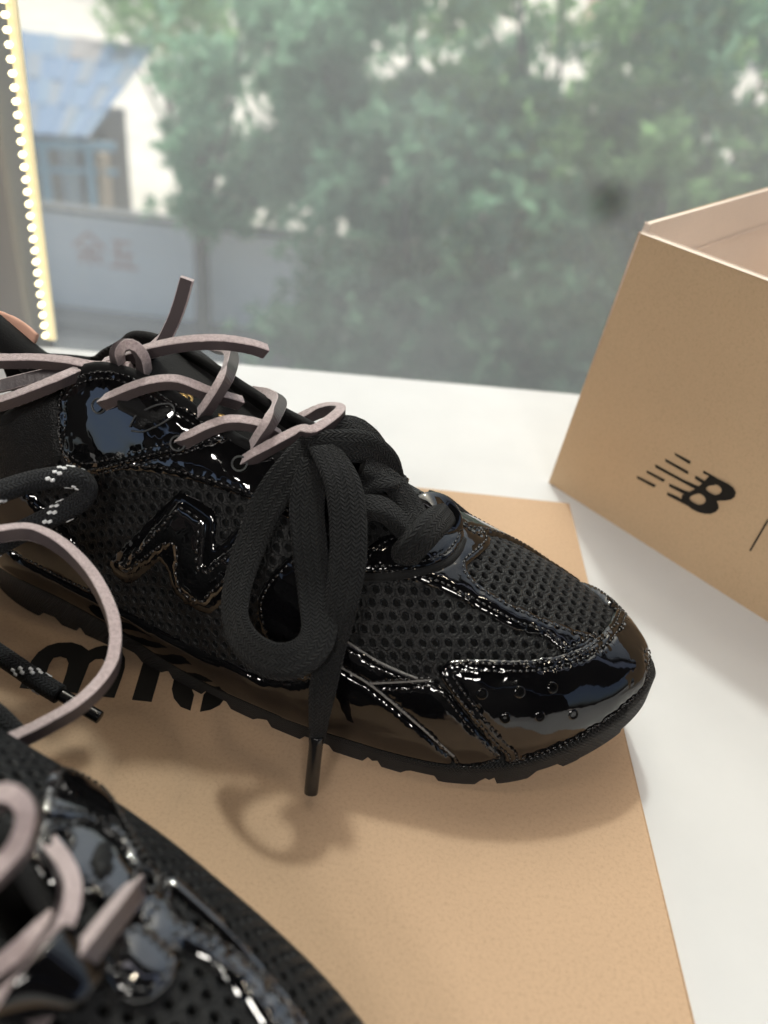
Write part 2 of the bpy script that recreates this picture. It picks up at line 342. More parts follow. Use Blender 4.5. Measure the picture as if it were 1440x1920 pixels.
# shed with a patched blue roof
M_bl = [mat("blue_roof_sheet", c, .5, .4) for c in ((.06, .16, .32), (.075, .18, .33), (.15, .20, .27), (.22, .20, .21), (.10, .20, .33))]
M_blue = mat("blue_steel_post", (.17, .30, .40), .55, .4)
M_dkw = mat("shed_wall_grey", (.20, .20, .205), .85, .3); M_tan = mat("shed_wall_tan", (.36, .29, .22), .85, .3); M_door = mat("pale_blue_door", (.36, .45, .54), .6, .3)
shed = empty("roadside_shed", G(120, 400), "low shed with a patched blue sheet roof behind the white wall", "shed")
e0 = on_level(40, 255, -4.3); e1 = on_level(168, 262, -4.3); r1 = on_level(290, 95, -3.3); r0 = on_level(20, 62, -3.3)
rng = random.Random(3)
nr, nc_ = 4, 9
for i in range(-5, nc_):
    for j in range(nr):
        def bl(a, b): return (e0 * (1 - a) + e1 * a) * (1 - b) + (r0 * (1 - a) + r1 * a) * b
        q = [bl(i / nc_, j / nr - .01), bl((i + .97) / nc_, j / nr - .01), bl((i + .97) / nc_, (j + 1) / nr), bl(i / nc_, (j + 1) / nr)]
        up_ = np.array([0, 0, .05 + .02 * ((i + j) % 2)])
        m = MB(); m.prism([p + up_ for p in q], (0, 0, 1), .03)
        k = 3 if (i, j) in ((5, 3), (4, 3)) else (2 if (i + j * 2) % 4 == 1 or (i, j) == (8, 2) else rng.choice((0, 1, 4, 0)))
        m.build("roof_sheet", M_bl[k], shed)
edir = (e1 - e0); ew = np.linalg.norm(edir); edir /= ew; en = np.array([-edir[1], edir[0], 0]); EX = [edir, en, np.array([0, 0, 1.0])]
def drop(p, back): return p + en * back
m = MB(); m.box((e0 + e1) / 2 - [0, 0, .12] + edir * -.5, (ew + 2, .12, .16), ax=EX); m.build("eave_beam", M_blue, shed)
m = MB(); m.box((e0 + e1) / 2 - [0, 0, .62] + edir * -.5, (ew + 2, .08, .10), ax=EX); m.build("cross_beam", M_blue, shed)
for t in (-.35, .28, .97):
    p = e0 * (1 - t) + e1 * t; m = MB(); m.box((p[0], p[1], (p[2] - .1 + GZ) / 2), (.16, .16, p[2] - .1 - GZ), ax=EX); m.build("blue_post", M_blue, shed)
m = MB(); p = (e0 + e1) / 2 + en * 1.6; m.box((p[0], p[1], (GZ - 4.0) / 2), (ew * 2.0, .15, -4.0 - GZ), ax=EX); m.build("rear_wall", M_dkw, shed)
m = MB(); p = e0 * .45 + e1 * .55 + en * 1.45; m.box((p[0], p[1], GZ + 1.3), (ew * .28, .1, 2.6), ax=EX); m.build("shed_door", M_door, shed)
m = MB(); p = e0 * .1 + e1 * .9 + en * 1.42; m.box((p[0], p[1], GZ + 1.4), (ew * .2, .1, 2.8), ax=EX); m.build("tan_panel", M_tan, shed)
p = e1 + en * 2.0; m = MB(); m.box((p[0] + .2, p[1], (GZ - 4.6) / 2), (.12, 4.2, -4.6 - GZ), ax=EX); m.build("gable_wall", M_tan, shed)
# far pale buildings
M_cream = mat("cream_render", (.80, .70, .58), .85, .3); M_pink = mat("pink_brown_render", (.66, .48, .40), .85, .3); M_wn = mat("window_dark_glass", (.06, .07, .08), .15, .5); M_white = mat("white_render", (.80, .79, .77), .85, .3)
def block(px, py, dist_z, w, d, h, m_, label, rows, cols, yaw):
    p = on_level(px, py, GZ) if dist_z is None else np.array(dist_z)
    e = empty("apartment_building", (p[0], p[1], GZ), label, "building")
    ax = [np.array([math.cos(yaw), math.sin(yaw), 0]), np.array([-math.sin(yaw), math.cos(yaw), 0]), np.array([0, 0, 1.0])]
    c = np.array([p[0], p[1], GZ])
    b = MB(); b.box(c + ax[1] * d / 2 + [0, 0, h / 2], (w, d, h), ax=ax); b.build("wall", m_, e)
    b = MB(); b.box(c + ax[1] * d / 2 + [0, 0, h + .15], (w + .5, d + .5, .3), ax=ax); b.build("roof", m_, e)
    first = None
    for i in range(cols):
        for j in range(rows):
            q = c + ax[0] * ((i + .5) / cols - .5) * w * .94 + ax[2] * (1.6 + j * 3.0) - ax[1] * .02
            if first is None:
                b = MB(); b.box(q, (1.4, .1, 1.5), ax=ax); f = b.build("window", M_wn, e); q0 = q
                b = MB(); b.box(q - ax[1] * .08 - ax[2] * .8, (1.7, .2, .1), ax=ax); s_ = b.build("sill", m_, f); first = (f, s_)
            else:
                f = first[0].copy(); COL.objects.link(f); f.parent = e; f.location = Vector(q - q0)
                s_ = first[1].copy(); COL.objects.link(s_); s_.parent = f
block(0, 0, (-20, 74, GZ), 26, 9, 12, M_cream, "pale cream apartment block far behind the blue roofed shed", 4, 8, .05)
block(0, 0, (24, 80, GZ), 24, 9, 15, M_pink, "pinkish brown apartment block glimpsed through the leaves", 5, 8, -.05)
block(0, 0, (34, 7, GZ), 22, 9, 16, M_white, "white apartment block out to the right of the window", 5, 7, -1.45)

# trees
M_bark = mat("grey_bark", (.13, .125, .12), .9, .2)
def leafmat(name, c0, c1):
    m = mat(name, c0, .34, .5, **{"Transmission Weight": 0.0}); g_ = N(m, "NewGeometry")
    g_ = N(m, "Attribute", attribute_name="tone")
    L(m, ramp(m, g_.outputs["Fac"], [(0, tuple(x * .6 for x in c0)), (.35, c0), (.7, c1), (1, tuple(min(1, x * 1.9) for x in c1))]), bsdf(m).inputs["Base Color"])
    t = N(m, "BsdfTranslucent"); t.inputs[0].default_value = (*[x * 1.5 for x in c1], 1); mx = N(m, "MixShader", inp={0: .6})
    o = m.node_tree.nodes["Material Output"]; L(m, bsdf(m).outputs[0], mx.inputs[1]); L(m, t.outputs[0], mx.inputs[2]); L(m, mx.outputs[0], o.inputs[0]); return m
M_lf = [leafmat("leaf_grey_green", (.085, .17, .11), (.22, .38, .25)), leafmat("leaf_fresh_green", (.10, .19, .09), (.24, .39, .18)), leafmat("leaf_dark_green", (.045, .095, .06), (.11, .21, .13))]
def unit_(v): return v / np.linalg.norm(v, axis=-1, keepdims=True)
def tree(base, trunk_h, cc, rad, nclump, nleaf, ml, label, lean=(0, 0), size=.16, seed=1, cat="tree", name="leafy_tree", tr_r=.13):
    r = np.random.default_rng(seed); base = np.asarray(base, float); cc = np.asarray(cc, float); rad = np.asarray(rad, float)
    e = empty(name, base, label, cat)
    # trunk and limbs
    V = []; F = []
    def limb(p, q, r0, r1, bend):
        n = 6; ring = 7; b0 = len(V)
        for i in range(n + 1):
            t = i / n; c = p * (1 - t) + q * t + bend * math.sin(math.pi * t)
            d = q - p; d = d / np.linalg.norm(d); a = np.cross(d, [0.3, 1, .1]); a /= np.linalg.norm(a); b = np.cross(d, a); rr = r0 * (1 - t) + r1 * t
            for k in range(ring): an = 2 * math.pi * k / ring; V.append(c + rr * (a * math.cos(an) + b * math.sin(an)))
        for i in range(n):
            for k in range(ring): F.append((b0 + i * ring + k, b0 + i * ring + (k + 1) % ring, b0 + (i + 1) * ring + (k + 1) % ring, b0 + (i + 1) * ring + k))
    top = base + np.array([lean[0], lean[1], trunk_h]); limb(base, top, tr_r, tr_r * .7, np.array([.05, 0, 0]))
    clumps = []
    for k in range(nclump):
        d = r.normal(size=3); d /= np.linalg.norm(d); c = cc + rad * d * (r.uniform(.25, 1) ** .45); clumps.append(c)
    for c in clumps[:14]: limb(top, c, tr_r * .5, .02, r.normal(size=3) * .15)
    mesh("trunk", V, F, M_bark, e)
    # leaves grow in rosettes at the twig ends, the twigs in clumps
    per = 11; nro = max(1, nleaf // per); nl_ = nro * per; rc = r.integers(0, nclump, nro); cr = r.uniform(.22, .48, nclump)
    RO = np.array(clumps)[rc] + r.normal(size=(nro, 3)) * cr[rc][:, None] * [1, 1, .8]; RD = unit_(r.normal(size=(nro, 3)) * [1, 1, .6] + [0, -.35, .35])
    ri = np.repeat(np.arange(nro), per); cidx = rc[ri]; P = RO[ri] + r.normal(size=(nl_, 3)) * .02
    D = unit_(RD[ri] * .55 + r.normal(size=(nl_, 3)) * .75 + [0, 0, -.15])
    S = np.cross(D, RD[ri] + r.normal(size=(nl_, 3)) * .3); S /= np.maximum(np.linalg.norm(S, axis=1), 1e-6)[:, None]; Nn = np.cross(D, S)
    ln = (r.uniform(.6, 1.2, nl_) * size)[:, None]; wd = ln * .16
    V4 = np.stack([P, P + D * ln * .45 + S * wd + Nn * ln * .05, P + D * ln, P + D * ln * .45 - S * wd + Nn * ln * .05], 1).reshape(-1, 3)
    Fq = np.arange(nl_ * 4).reshape(-1, 4)
    o = mesh("crown", V4, Fq, ml, e, smooth=False)
    tone = r.uniform(0, 1, nclump)[cidx] * .40 + r.uniform(0, 1, nro)[ri] * .42 + r.uniform(0, .18, nl_); at_ = o.data.attributes.new('tone', 'FLOAT', 'FACE'); at_.data.foreach_set('value', tone)
def at(px, py, y):                                                  # point on a sight line at forward distance y
    d = sight(px, py); return EYE + d * (y / d[1])
b1 = G(378, 640); b1y = b1[1]
c1 = at(495, 200, b1y)
tree(b1, 2.3, c1, (1.8, 1.6, 2.3), 36, 6800, M_lf[0], "grey green tree with a straight bare trunk before the white wall", size=.34, seed=4, tr_r=.17)
def gtree(px, y, top_px, rad, ncl, nlf, m_, label, seed, **kw):
    c = at(px[0], px[1], y); tree((c[0], c[1], GZ), 1.5, c, rad, ncl, nlf, m_, label, seed=seed, **kw)
gtree((760, 150), 14.6, 0, (2.3, 1.6, 2.7), 46, 7700, M_lf[0], "tall grey green tree right of the bare trunked one", 5, size=.34)
gtree((1090, 120), 14.2, 0, (2.3, 1.7, 2.7), 46, 7700, M_lf[1], "fresh green tree in the middle of the leafy row", 6, size=.34)
gtree((1400, 160), 13.8, 0, (2.2, 1.6, 2.7), 36, 6200, M_lf[0], "grey green tree above the brown carton", 7, size=.34)
gtree((860, 430), 12.6, 0, (2.3, 1.3, 1.7), 70, 9000, M_lf[0], "broad leafy bush filling the middle of the window", 8, size=.30, name="leafy_bush", cat="bush")
gtree((1240, 420), 12.2, 0, (2.2, 1.3, 1.8), 70, 9000, M_lf[1], "leafy bush growing behind the corner of the carton", 9, size=.30, name="leafy_bush", cat="bush")
gtree((700, 610), 11.6, 0, (1.1, .9, .75), 40, 9000, M_lf[2], "dark low bush just above the table edge, left of the others", 10, size=.24, name="leafy_bush", cat="bush", tr_r=.06)
gtree((960, 640), 10.8, 0, (1.3, .9, .9), 50, 11000, M_lf[2], "dark low bush beside the left edge of the carton", 11, size=.24, name="leafy_bush", cat="bush", tr_r=.06)
gtree((330, 20), 24, 0, (1.6, 1.2, 1.0), 35, 6000, M_lf[1], "small green tree behind the top of the blue shed roof", 12, size=.22, tr_r=.1)

# ------------------------------------------------------------------ kraft card under the shoes, with printed letters
kc = on_level(1065, 945); ke = on_level(1300, 1920)
kx = ke - kc; kx /= np.linalg.norm(kx); ky = np.array([kx[1], -kx[0], 0])          # kx towards the viewer, ky to the left
if ky[0] > 0: ky = -ky
card = empty("kraft_card", kc, "large brown kraft card lying flat under both shoes, printed with black letters", "cardboard")
m = MB(); m.prism([kc + [0, 0, -.0035], kc + kx * .46 + [0, 0, -.0035], kc + kx * .46 + ky * .50 + [0, 0, -.0035], kc + ky * .50 + [0, 0, -.0035]], (0, 0, 1), .0035)
bevel(m.build("card_sheet", M_kraft, card), .0008, 2)
def z2(x, y): return (x * 460 / 1440, 1160 + y * 460 / 1440)
def arc(cx, cy, rx, ry, a0, a1, n=14): return [(cx + rx * math.cos(R(a0 + (a1 - a0) * k / n)), cy + ry * math.sin(R(a0 + (a1 - a0) * k / n))) for k in range(n + 1)]
letters = {
 "letter_m": [(115, 408), (150, 330), (185, 250), (225, 200), (280, 162), (340, 145), (420, 142), (480, 160), (520, 190), (560, 172), (610, 160), (670, 168), (715, 195), (735, 235), (733, 290), (715, 350), (672, 466), (565, 455), (615, 320), (628, 265), (600, 238), (560, 240), (525, 265), (500, 330), (455, 440), (355, 425), (390, 320), (403, 265), (390, 235), (355, 224), (315, 232), (290, 270), (270, 330), (234, 420)],
 "letter_i": [(775, 478), (850, 225), (966, 225), (890, 490)],
 "letter_u": [(1060, 250), (1142, 320), (1128, 420), (1140, 450), (1118, 542), (1060, 520), (1020, 470), (1008, 415), (1025, 340)],
 "letter_u_side": [(1173, 549), (1195, 450), (1235, 400), (1285, 400), (1325, 465), (1290, 510), (1235, 538)],
}
for nm, pts in letters.items():
    P = [on_level(*z2(*p)) + [0, 0, .0002] for p in pts]
    m = MB(); m.prism(P, (0, 0, 1), .00015); m.build("printed_letter", M_ink, card)

# ------------------------------------------------------------------ open carton on the right
bL = on_level(1030, 906, TZ); bR = on_level(1440, 1166, TZ); bx = bR - bL; bx /= np.linalg.norm(bx)
bn = np.array([bx[1], -bx[0], 0]);                                                  # outward normal of the front panel
if np.dot(bn, EYE - bL) < 0: bn = -bn
by = -bn
zz = on_plane(1199, 436, bL, bn)[2] - TZ
top_f = on_plane(1199, 436, bL, bn); dx0 = np.dot(top_f - bL, bx)
BH = zz; BLn, BWd, BT = .33, .205, .003
box = empty("shoe_carton", bL, "open brown kraft carton with a black slanted initials emblem on its front", "box")
_q0 = on_level(1196, 419, TZ + BH); _q1 = on_level(1440, 350, TZ + BH); by = (_q1 - _q0) / np.linalg.norm(_q1 - _q0); print('carton', np.dot(by, bx), BH, dx0)
lean = bx * dx0                                                                     # the panels lean slightly
def bpt(a, b, h): return bL + bx * a + by * b + lean * (h / BH) * 1.0 + np.array([0, 0, h])
def panel(a0, b0, a1, b1, nrm, nm, h0=0.0, h1=None, mm=None):
    h1 = BH if h1 is None else h1
    q = [bpt(a0, b0, h0), bpt(a1, b1, h0), bpt(a1, b1, h1), bpt(a0, b0, h1)]
    m = MB(); m.prism(q, nrm, BT); o = m.build(nm, [M_kraft_box, M_kraft_in], box)
    for p in o.data.polygons: p.material_index = 0 if p.index < 2 else 1         # outer face brown; inside and edges paler, bounced light put into the colour
    bevel(o, .0007, 2); return o
panel(0, 0, BLn, 0, by, "front_panel")
panel(0, BT + .0003, 0, BWd, bx, "left_panel", h1=BH + .004)
panel(BLn, BT + .0003, BLn, BWd, -bx, "right_panel")
panel(0, BWd + .0003, BLn, BWd + .0003, -by, "back_panel", h1=BH - .0002)
m = MB(); m.prism([bpt(.002, .004, .0006), bpt(BLn - .002, .004, .0006), bpt(BLn - .002, BWd - .004, .0006), bpt(.002, BWd - .004, .0006)], (0, 0, 1), .002); m.build("bottom_panel", M_kraft_in, box)
fold = MB(); fold.box((bpt(.0045, BWd * .5, BH * .88)), (.0004, BWd - .02, .0010), ax=[bx, by, [0, 0, 1]]); fold.build("crease", M_kraft_in, box)
# emblem on the front panel
fn = np.cross(bpt(1, 0, 0) - bpt(0, 0, 0), bpt(0, 0, 1) - bpt(0, 0, 0)); fn /= np.linalg.norm(fn)
if np.dot(fn, bn) < 0: fn = -fn
def eb(x, y): return on_plane(1180 + x * 260 / 1440, 830 + y * 260 / 1440, bL + fn * .0003, fn)
def ink(pts, nm="emblem_stroke"):
    m = MB(); m.prism([eb(*p) for p in pts], fn, .00015); return m.build(nm, M_ink, box)
for q in ([(470, 105), (640, 195), (625, 222), (480, 132)], [(375, 168), (615, 300), (608, 328), (375, 195)], [(80, 345), (275, 440), (258, 464), (85, 372)], [(178, 288), (372, 385), (352, 408), (185, 315)]): ink(q)
for q in ([(270, 225), (560, 385), (760, 470), (735, 500), (640, 458), (275, 258)], [(415, 425), (570, 495), (700, 530), (650, 545), (560, 530), (415, 455)], [(395, 515), (500, 560), (620, 640), (600, 650), (395, 545)],
          [(772, 290), (880, 350), (960, 400), (900, 410), (840, 350), (765, 315)], [(690, 345), (800, 405), (900, 440), (800, 450), (680, 370)]): ink(q)
# the letter body with two bowls (holes cut by building it as strips round them)
outer = [(840, 335), (930, 375), (1030, 425), (1085, 465), (1112, 515), (1100, 560), (1060, 590), (1000, 600), (950, 600), (912, 605), (928, 640), (932, 680), (905, 715), (850, 738), (790, 738), (720, 720), (660, 690), (600, 645), (540, 590), (555, 540), (620, 515), (700, 470), (760, 420)]
def hole(cx, cy, rx, ry, n=16, tip=-1): 
    o = []
    for k in range(n):
        a = 2 * math.pi * k / n; x = math.cos(a); y = math.sin(a)
        o.append((cx + rx * x * (1.25 if x < 0 else 1), cy + ry * y * (1 - .35 * max(0, -x)) + .12 * rx * x))
    return o
def with_holes(outer, holes):
    vs = []; ed = []
    for lp in [outer] + holes:
        b = len(vs); vs += [Vector(p) for p in lp]; ed += [(b + i, b + (i + 1) % len(lp)) for i in range(len(lp))]
    r_ = geometry.delaunay_2d_cdt(vs, ed, [], 0, 1e-6)
    keep = []
    def inside(p, poly):
        c = False; j = len(poly) - 1
        for i in range(len(poly)):
            if (poly[i][1] > p[1]) != (poly[j][1] > p[1]) and p[0] < (poly[j][0] - poly[i][0]) * (p[1] - poly[i][1]) / (poly[j][1] - poly[i][1]) + poly[i][0]: c = not c
            j = i
        return c
    for t in r_[2]:
        c = sum((r_[0][i] for i in t), Vector((0, 0))) / len(t)
        if inside(c, outer) and not any(inside(c, h) for h in holes): keep.append(t)
    return r_[0], keep
v2, f2 = with_holes(outer, [hole(890, 485, 72, 55), hole(722, 585, 74, 58)])
mesh("emblem_letter", [eb(*p) + fn * .0003 for p in v2], f2, M_ink, box, smooth=False)
m = MB(); m.prism([eb(*p) for p in ((1440, 790), (1440, 822), (1262, 1128), (1245, 1120))], fn, .00015); m.build("printed_line", M_ink, box)

# ------------------------------------------------------------------ shoe form: outline, ridge and cross-sections (metres, u from toe to heel)
def pchip(X,Y):
    X=np.asarray(X,float);Y=np.asarray(Y,float);h=np.diff(X);d=np.diff(Y)/h
    m=np.zeros_like(X);m[0]=d[0];m[-1]=d[-1]
    for i in range(1,len(X)-1):
        if d[i-1]*d[i]>0:
            w1=2*h[i]+h[i-1];w2=h[i]+2*h[i-1];m[i]=(w1+w2)/(w1/d[i-1]+w2/d[i])
    def f(x):
        x=np.clip(np.asarray(x,float),X[0],X[-1]);i=np.clip(np.searchsorted(X,x,side='right')-1,0,len(X)-2)
        t=(x-X[i])/h[i];a=Y[i];b=Y[i+1]
        return (2*t**3-3*t**2+1)*a+(t**3-2*t**2+t)*h[i]*m[i]+(-2*t**3+3*t**2)*b+(t**3-t**2)*h[i]*m[i+1]
    return f
K=1.1
Uo=np.array([0,.004,.01,.02,.03,.04,.06,.08,.10,.12,.14,.16,.18,.20,.22,.24,.255,.262])*K
Lo=np.array([0,.013,.021,.030,.0365,.041,.0455,.0472,.0478,.0470,.0450,.0420,.039,.037,.036,.031,.018,0])*1.18
Mo=np.array([0,.013,.022,.031,.036,.039,.041,.041,.038,.032,.028,.027,.029,.032,.033,.029,.018,0])*1.18
# outlines are functions of sqrt distance at both ends; use angle-like param for smooth ends
def endparam(u):
    return np.arccos(np.clip(1-2*np.asarray(u,float)/(.262*K),-1,1))
_L=pchip(endparam(Uo),Lo);_M=pchip(endparam(Uo),Mo)
Lf=lambda u:_L(endparam(u));Mf=lambda u:_M(endparam(u))
spring=lambda u:.028*np.clip(1-np.asarray(u,float)/.077,0,1)**2
zb=lambda u:spring(u)+pchip([0,.08,.16,.2,.288],[.008,.0085,.009,.013,.022])(u)
Hf=pchip([0,.006,.0085,.013,.019,.033,.057,.077,.10,.12,.138,.16,.175,.19,.21,.24,.27,.288],[.038,.038,.0415,.0435,.0455,.0505,.0590,.0665,.0765,.086,.094,.103,.110,.116,.121,.122,.117,.105])
nl=pchip([0,.06,.10,.14,.18,.288],[2.6,2.4,2.1,1.85,1.65,1.8])
nm=pchip([0,.06,.10,.14,.18,.288],[2.5,2.3,2.0,1.8,1.7,1.8])
def dome(u,th,off=0.):
    u,th=np.broadcast_arrays(np.asarray(u,float),np.asarray(th,float))
    c,s=np.cos(th),np.sin(th);s=np.clip(s,0,1)
    n=np.where(c>0,nl(u),nm(u));ui=np.clip(u-.006,0,None);a=np.where(c>0,Lf(ui),Mf(ui));a=a-.001*np.clip(ui/.006,0,1)
    v=np.sign(c)*a*np.abs(c)**(2/n);hh=(Hf(u)-zb(u))*s**(2/n)
    w=zb(u)+hh
    tuck=.0020*np.clip(1-hh/.014,0,1)**2*np.clip(ui/.02,0,1)
    v=v-np.sign(c)*tuck
    return np.stack([u,v,w],-1)
UMAX = .288
def resample(P, step, extra=None):
    """centripetal-like Catmull-Rom through P, evenly respaced"""
    P = np.asarray(P, float); n = len(P); out = []; ex = []
    Q = np.vstack([2 * P[0] - P[1], P, 2 * P[-1] - P[-2]])
    E = None if extra is None else np.asarray(extra, float)
    for i in range(n - 1):
        for t in np.linspace(0, 1, 24, endpoint=False):
            a, b, c, d = Q[i], Q[i+1], Q[i+2], Q[i+3]
            out.append(.5 * (2*b + (c-a)*t + (2*a-5*b+4*c-d)*t*t + (3*b-a-3*c+d)*t**3))
            if E is not None: ex.append(E[i] * (1-t) + E[i+1] * t)
    out.append(P[-1]); out = np.array(out)
    if E is not None: ex.append(E[-1]); ex = np.array(ex)
    s = np.r_[0, np.cumsum(np.linalg.norm(np.diff(out, axis=0), axis=1))]; k = max(3, int(s[-1] / step))
    q = np.linspace(0, s[-1], k + 1)
    res = np.stack([np.interp(q, s, out[:, j]) for j in range(out.shape[1])], -1)
    if E is None: return res
    return res, np.stack([np.interp(q, s, ex[:, j]) for j in range(E.shape[1])], -1)
def unit(v): return v / np.maximum(np.linalg.norm(v, axis=-1, keepdims=True), 1e-12)
def sweep(path, hint, prof, scale=None, closed_path=False):
    """carry a closed outline along a path; returns verts, faces, per-face outline index, loop uvs"""
    P = np.asarray(path); n = len(P); k = len(prof)
    T = unit(np.gradient(P, axis=0)); A = unit(np.cross(T, hint)); B = np.cross(A, T)
    # keep the side vector from flipping
    for i in range(1, n):
        if np.dot(A[i], A[i-1]) < 0: A[i] = -A[i]; B[i] = -B[i]
    for _ in range(3): A[1:-1] = unit(A[:-2] + 2 * A[1:-1] + A[2:]); 
    B = np.cross(A, T)
    sc = np.ones((n, 2)) if scale is None else scale
    pr = np.asarray(prof)
    V = P[:, None] + A[:, None] * (pr[None, :, :1] * sc[:, None, :1]) + B[:, None] * (pr[None, :, 1:] * sc[:, None, 1:])
    V = V.reshape(-1, 3); F = []; fi = []; uv = []
    s = np.r_[0, np.cumsum(np.linalg.norm(np.diff(P, axis=0), axis=1))]
    per = np.r_[0, np.cumsum(np.linalg.norm(np.diff(np.vstack([pr, pr[:1]]), axis=0), axis=1))]
    for i in range(n - 1):
        for j in range(k):
            j2 = (j + 1) % k
            F.append((i*k+j, i*k+j2, (i+1)*k+j2, (i+1)*k+j)); fi.append(j)
            uv += [(per[j], s[i]), (per[j+1], s[i]), (per[j+1], s[i+1]), (per[j], s[i+1])]
    for e, fl in ((0, 1), (n - 1, 0)):
        f = [e*k + j for j in range(k)]; F.append(tuple(f[::-1] if fl else f)); fi.append(-1); uv += [(0, 0)] * k
    return V, F, fi, uv
def rect_prof(a, b, c):
    return [(-a + c, -b), (a - c, -b), (a, -b + c), (a, b - c), (a - c, b), (-a + c, b), (-a, b - c), (-a, -b + c)]
def oval_prof(a, b, n=14, pw=.75):
    o = []
    for k in range(n):
        t = 2 * math.pi * k / n; c, s = math.cos(t), math.sin(t)
        o.append((a * math.copysign(abs(c) ** pw, c), b * math.copysign(abs(s) ** pw, s)))
    return o
def inside_poly(Q, poly):
    Q = np.asarray(Q); p = np.asarray(poly); x, y = Q[:, 0:1], Q[:, 1:2]; a = p; b = np.roll(p, -1, 0)
    c = ((a[None, :, 1] > y) != (b[None, :, 1] > y)) & (x < (b[None, :, 0] - a[None, :, 0]) * (y - a[None, :, 1]) / (b[None, :, 1] - a[None, :, 1] + 1e-15) + a[None, :, 0])
    return (c.sum(1) % 2) == 1
_wr = np.random.default_rng(11); WK = unit(_wr.normal(size=(9, 3))) * (2 * math.pi / _wr.uniform(.011, .032, 9))[:, None]; WP = _wr.uniform(0, 6.28, 9)
def wobble(P): return np.sin(P @ WK.T + WP).mean(-1) * 1.6

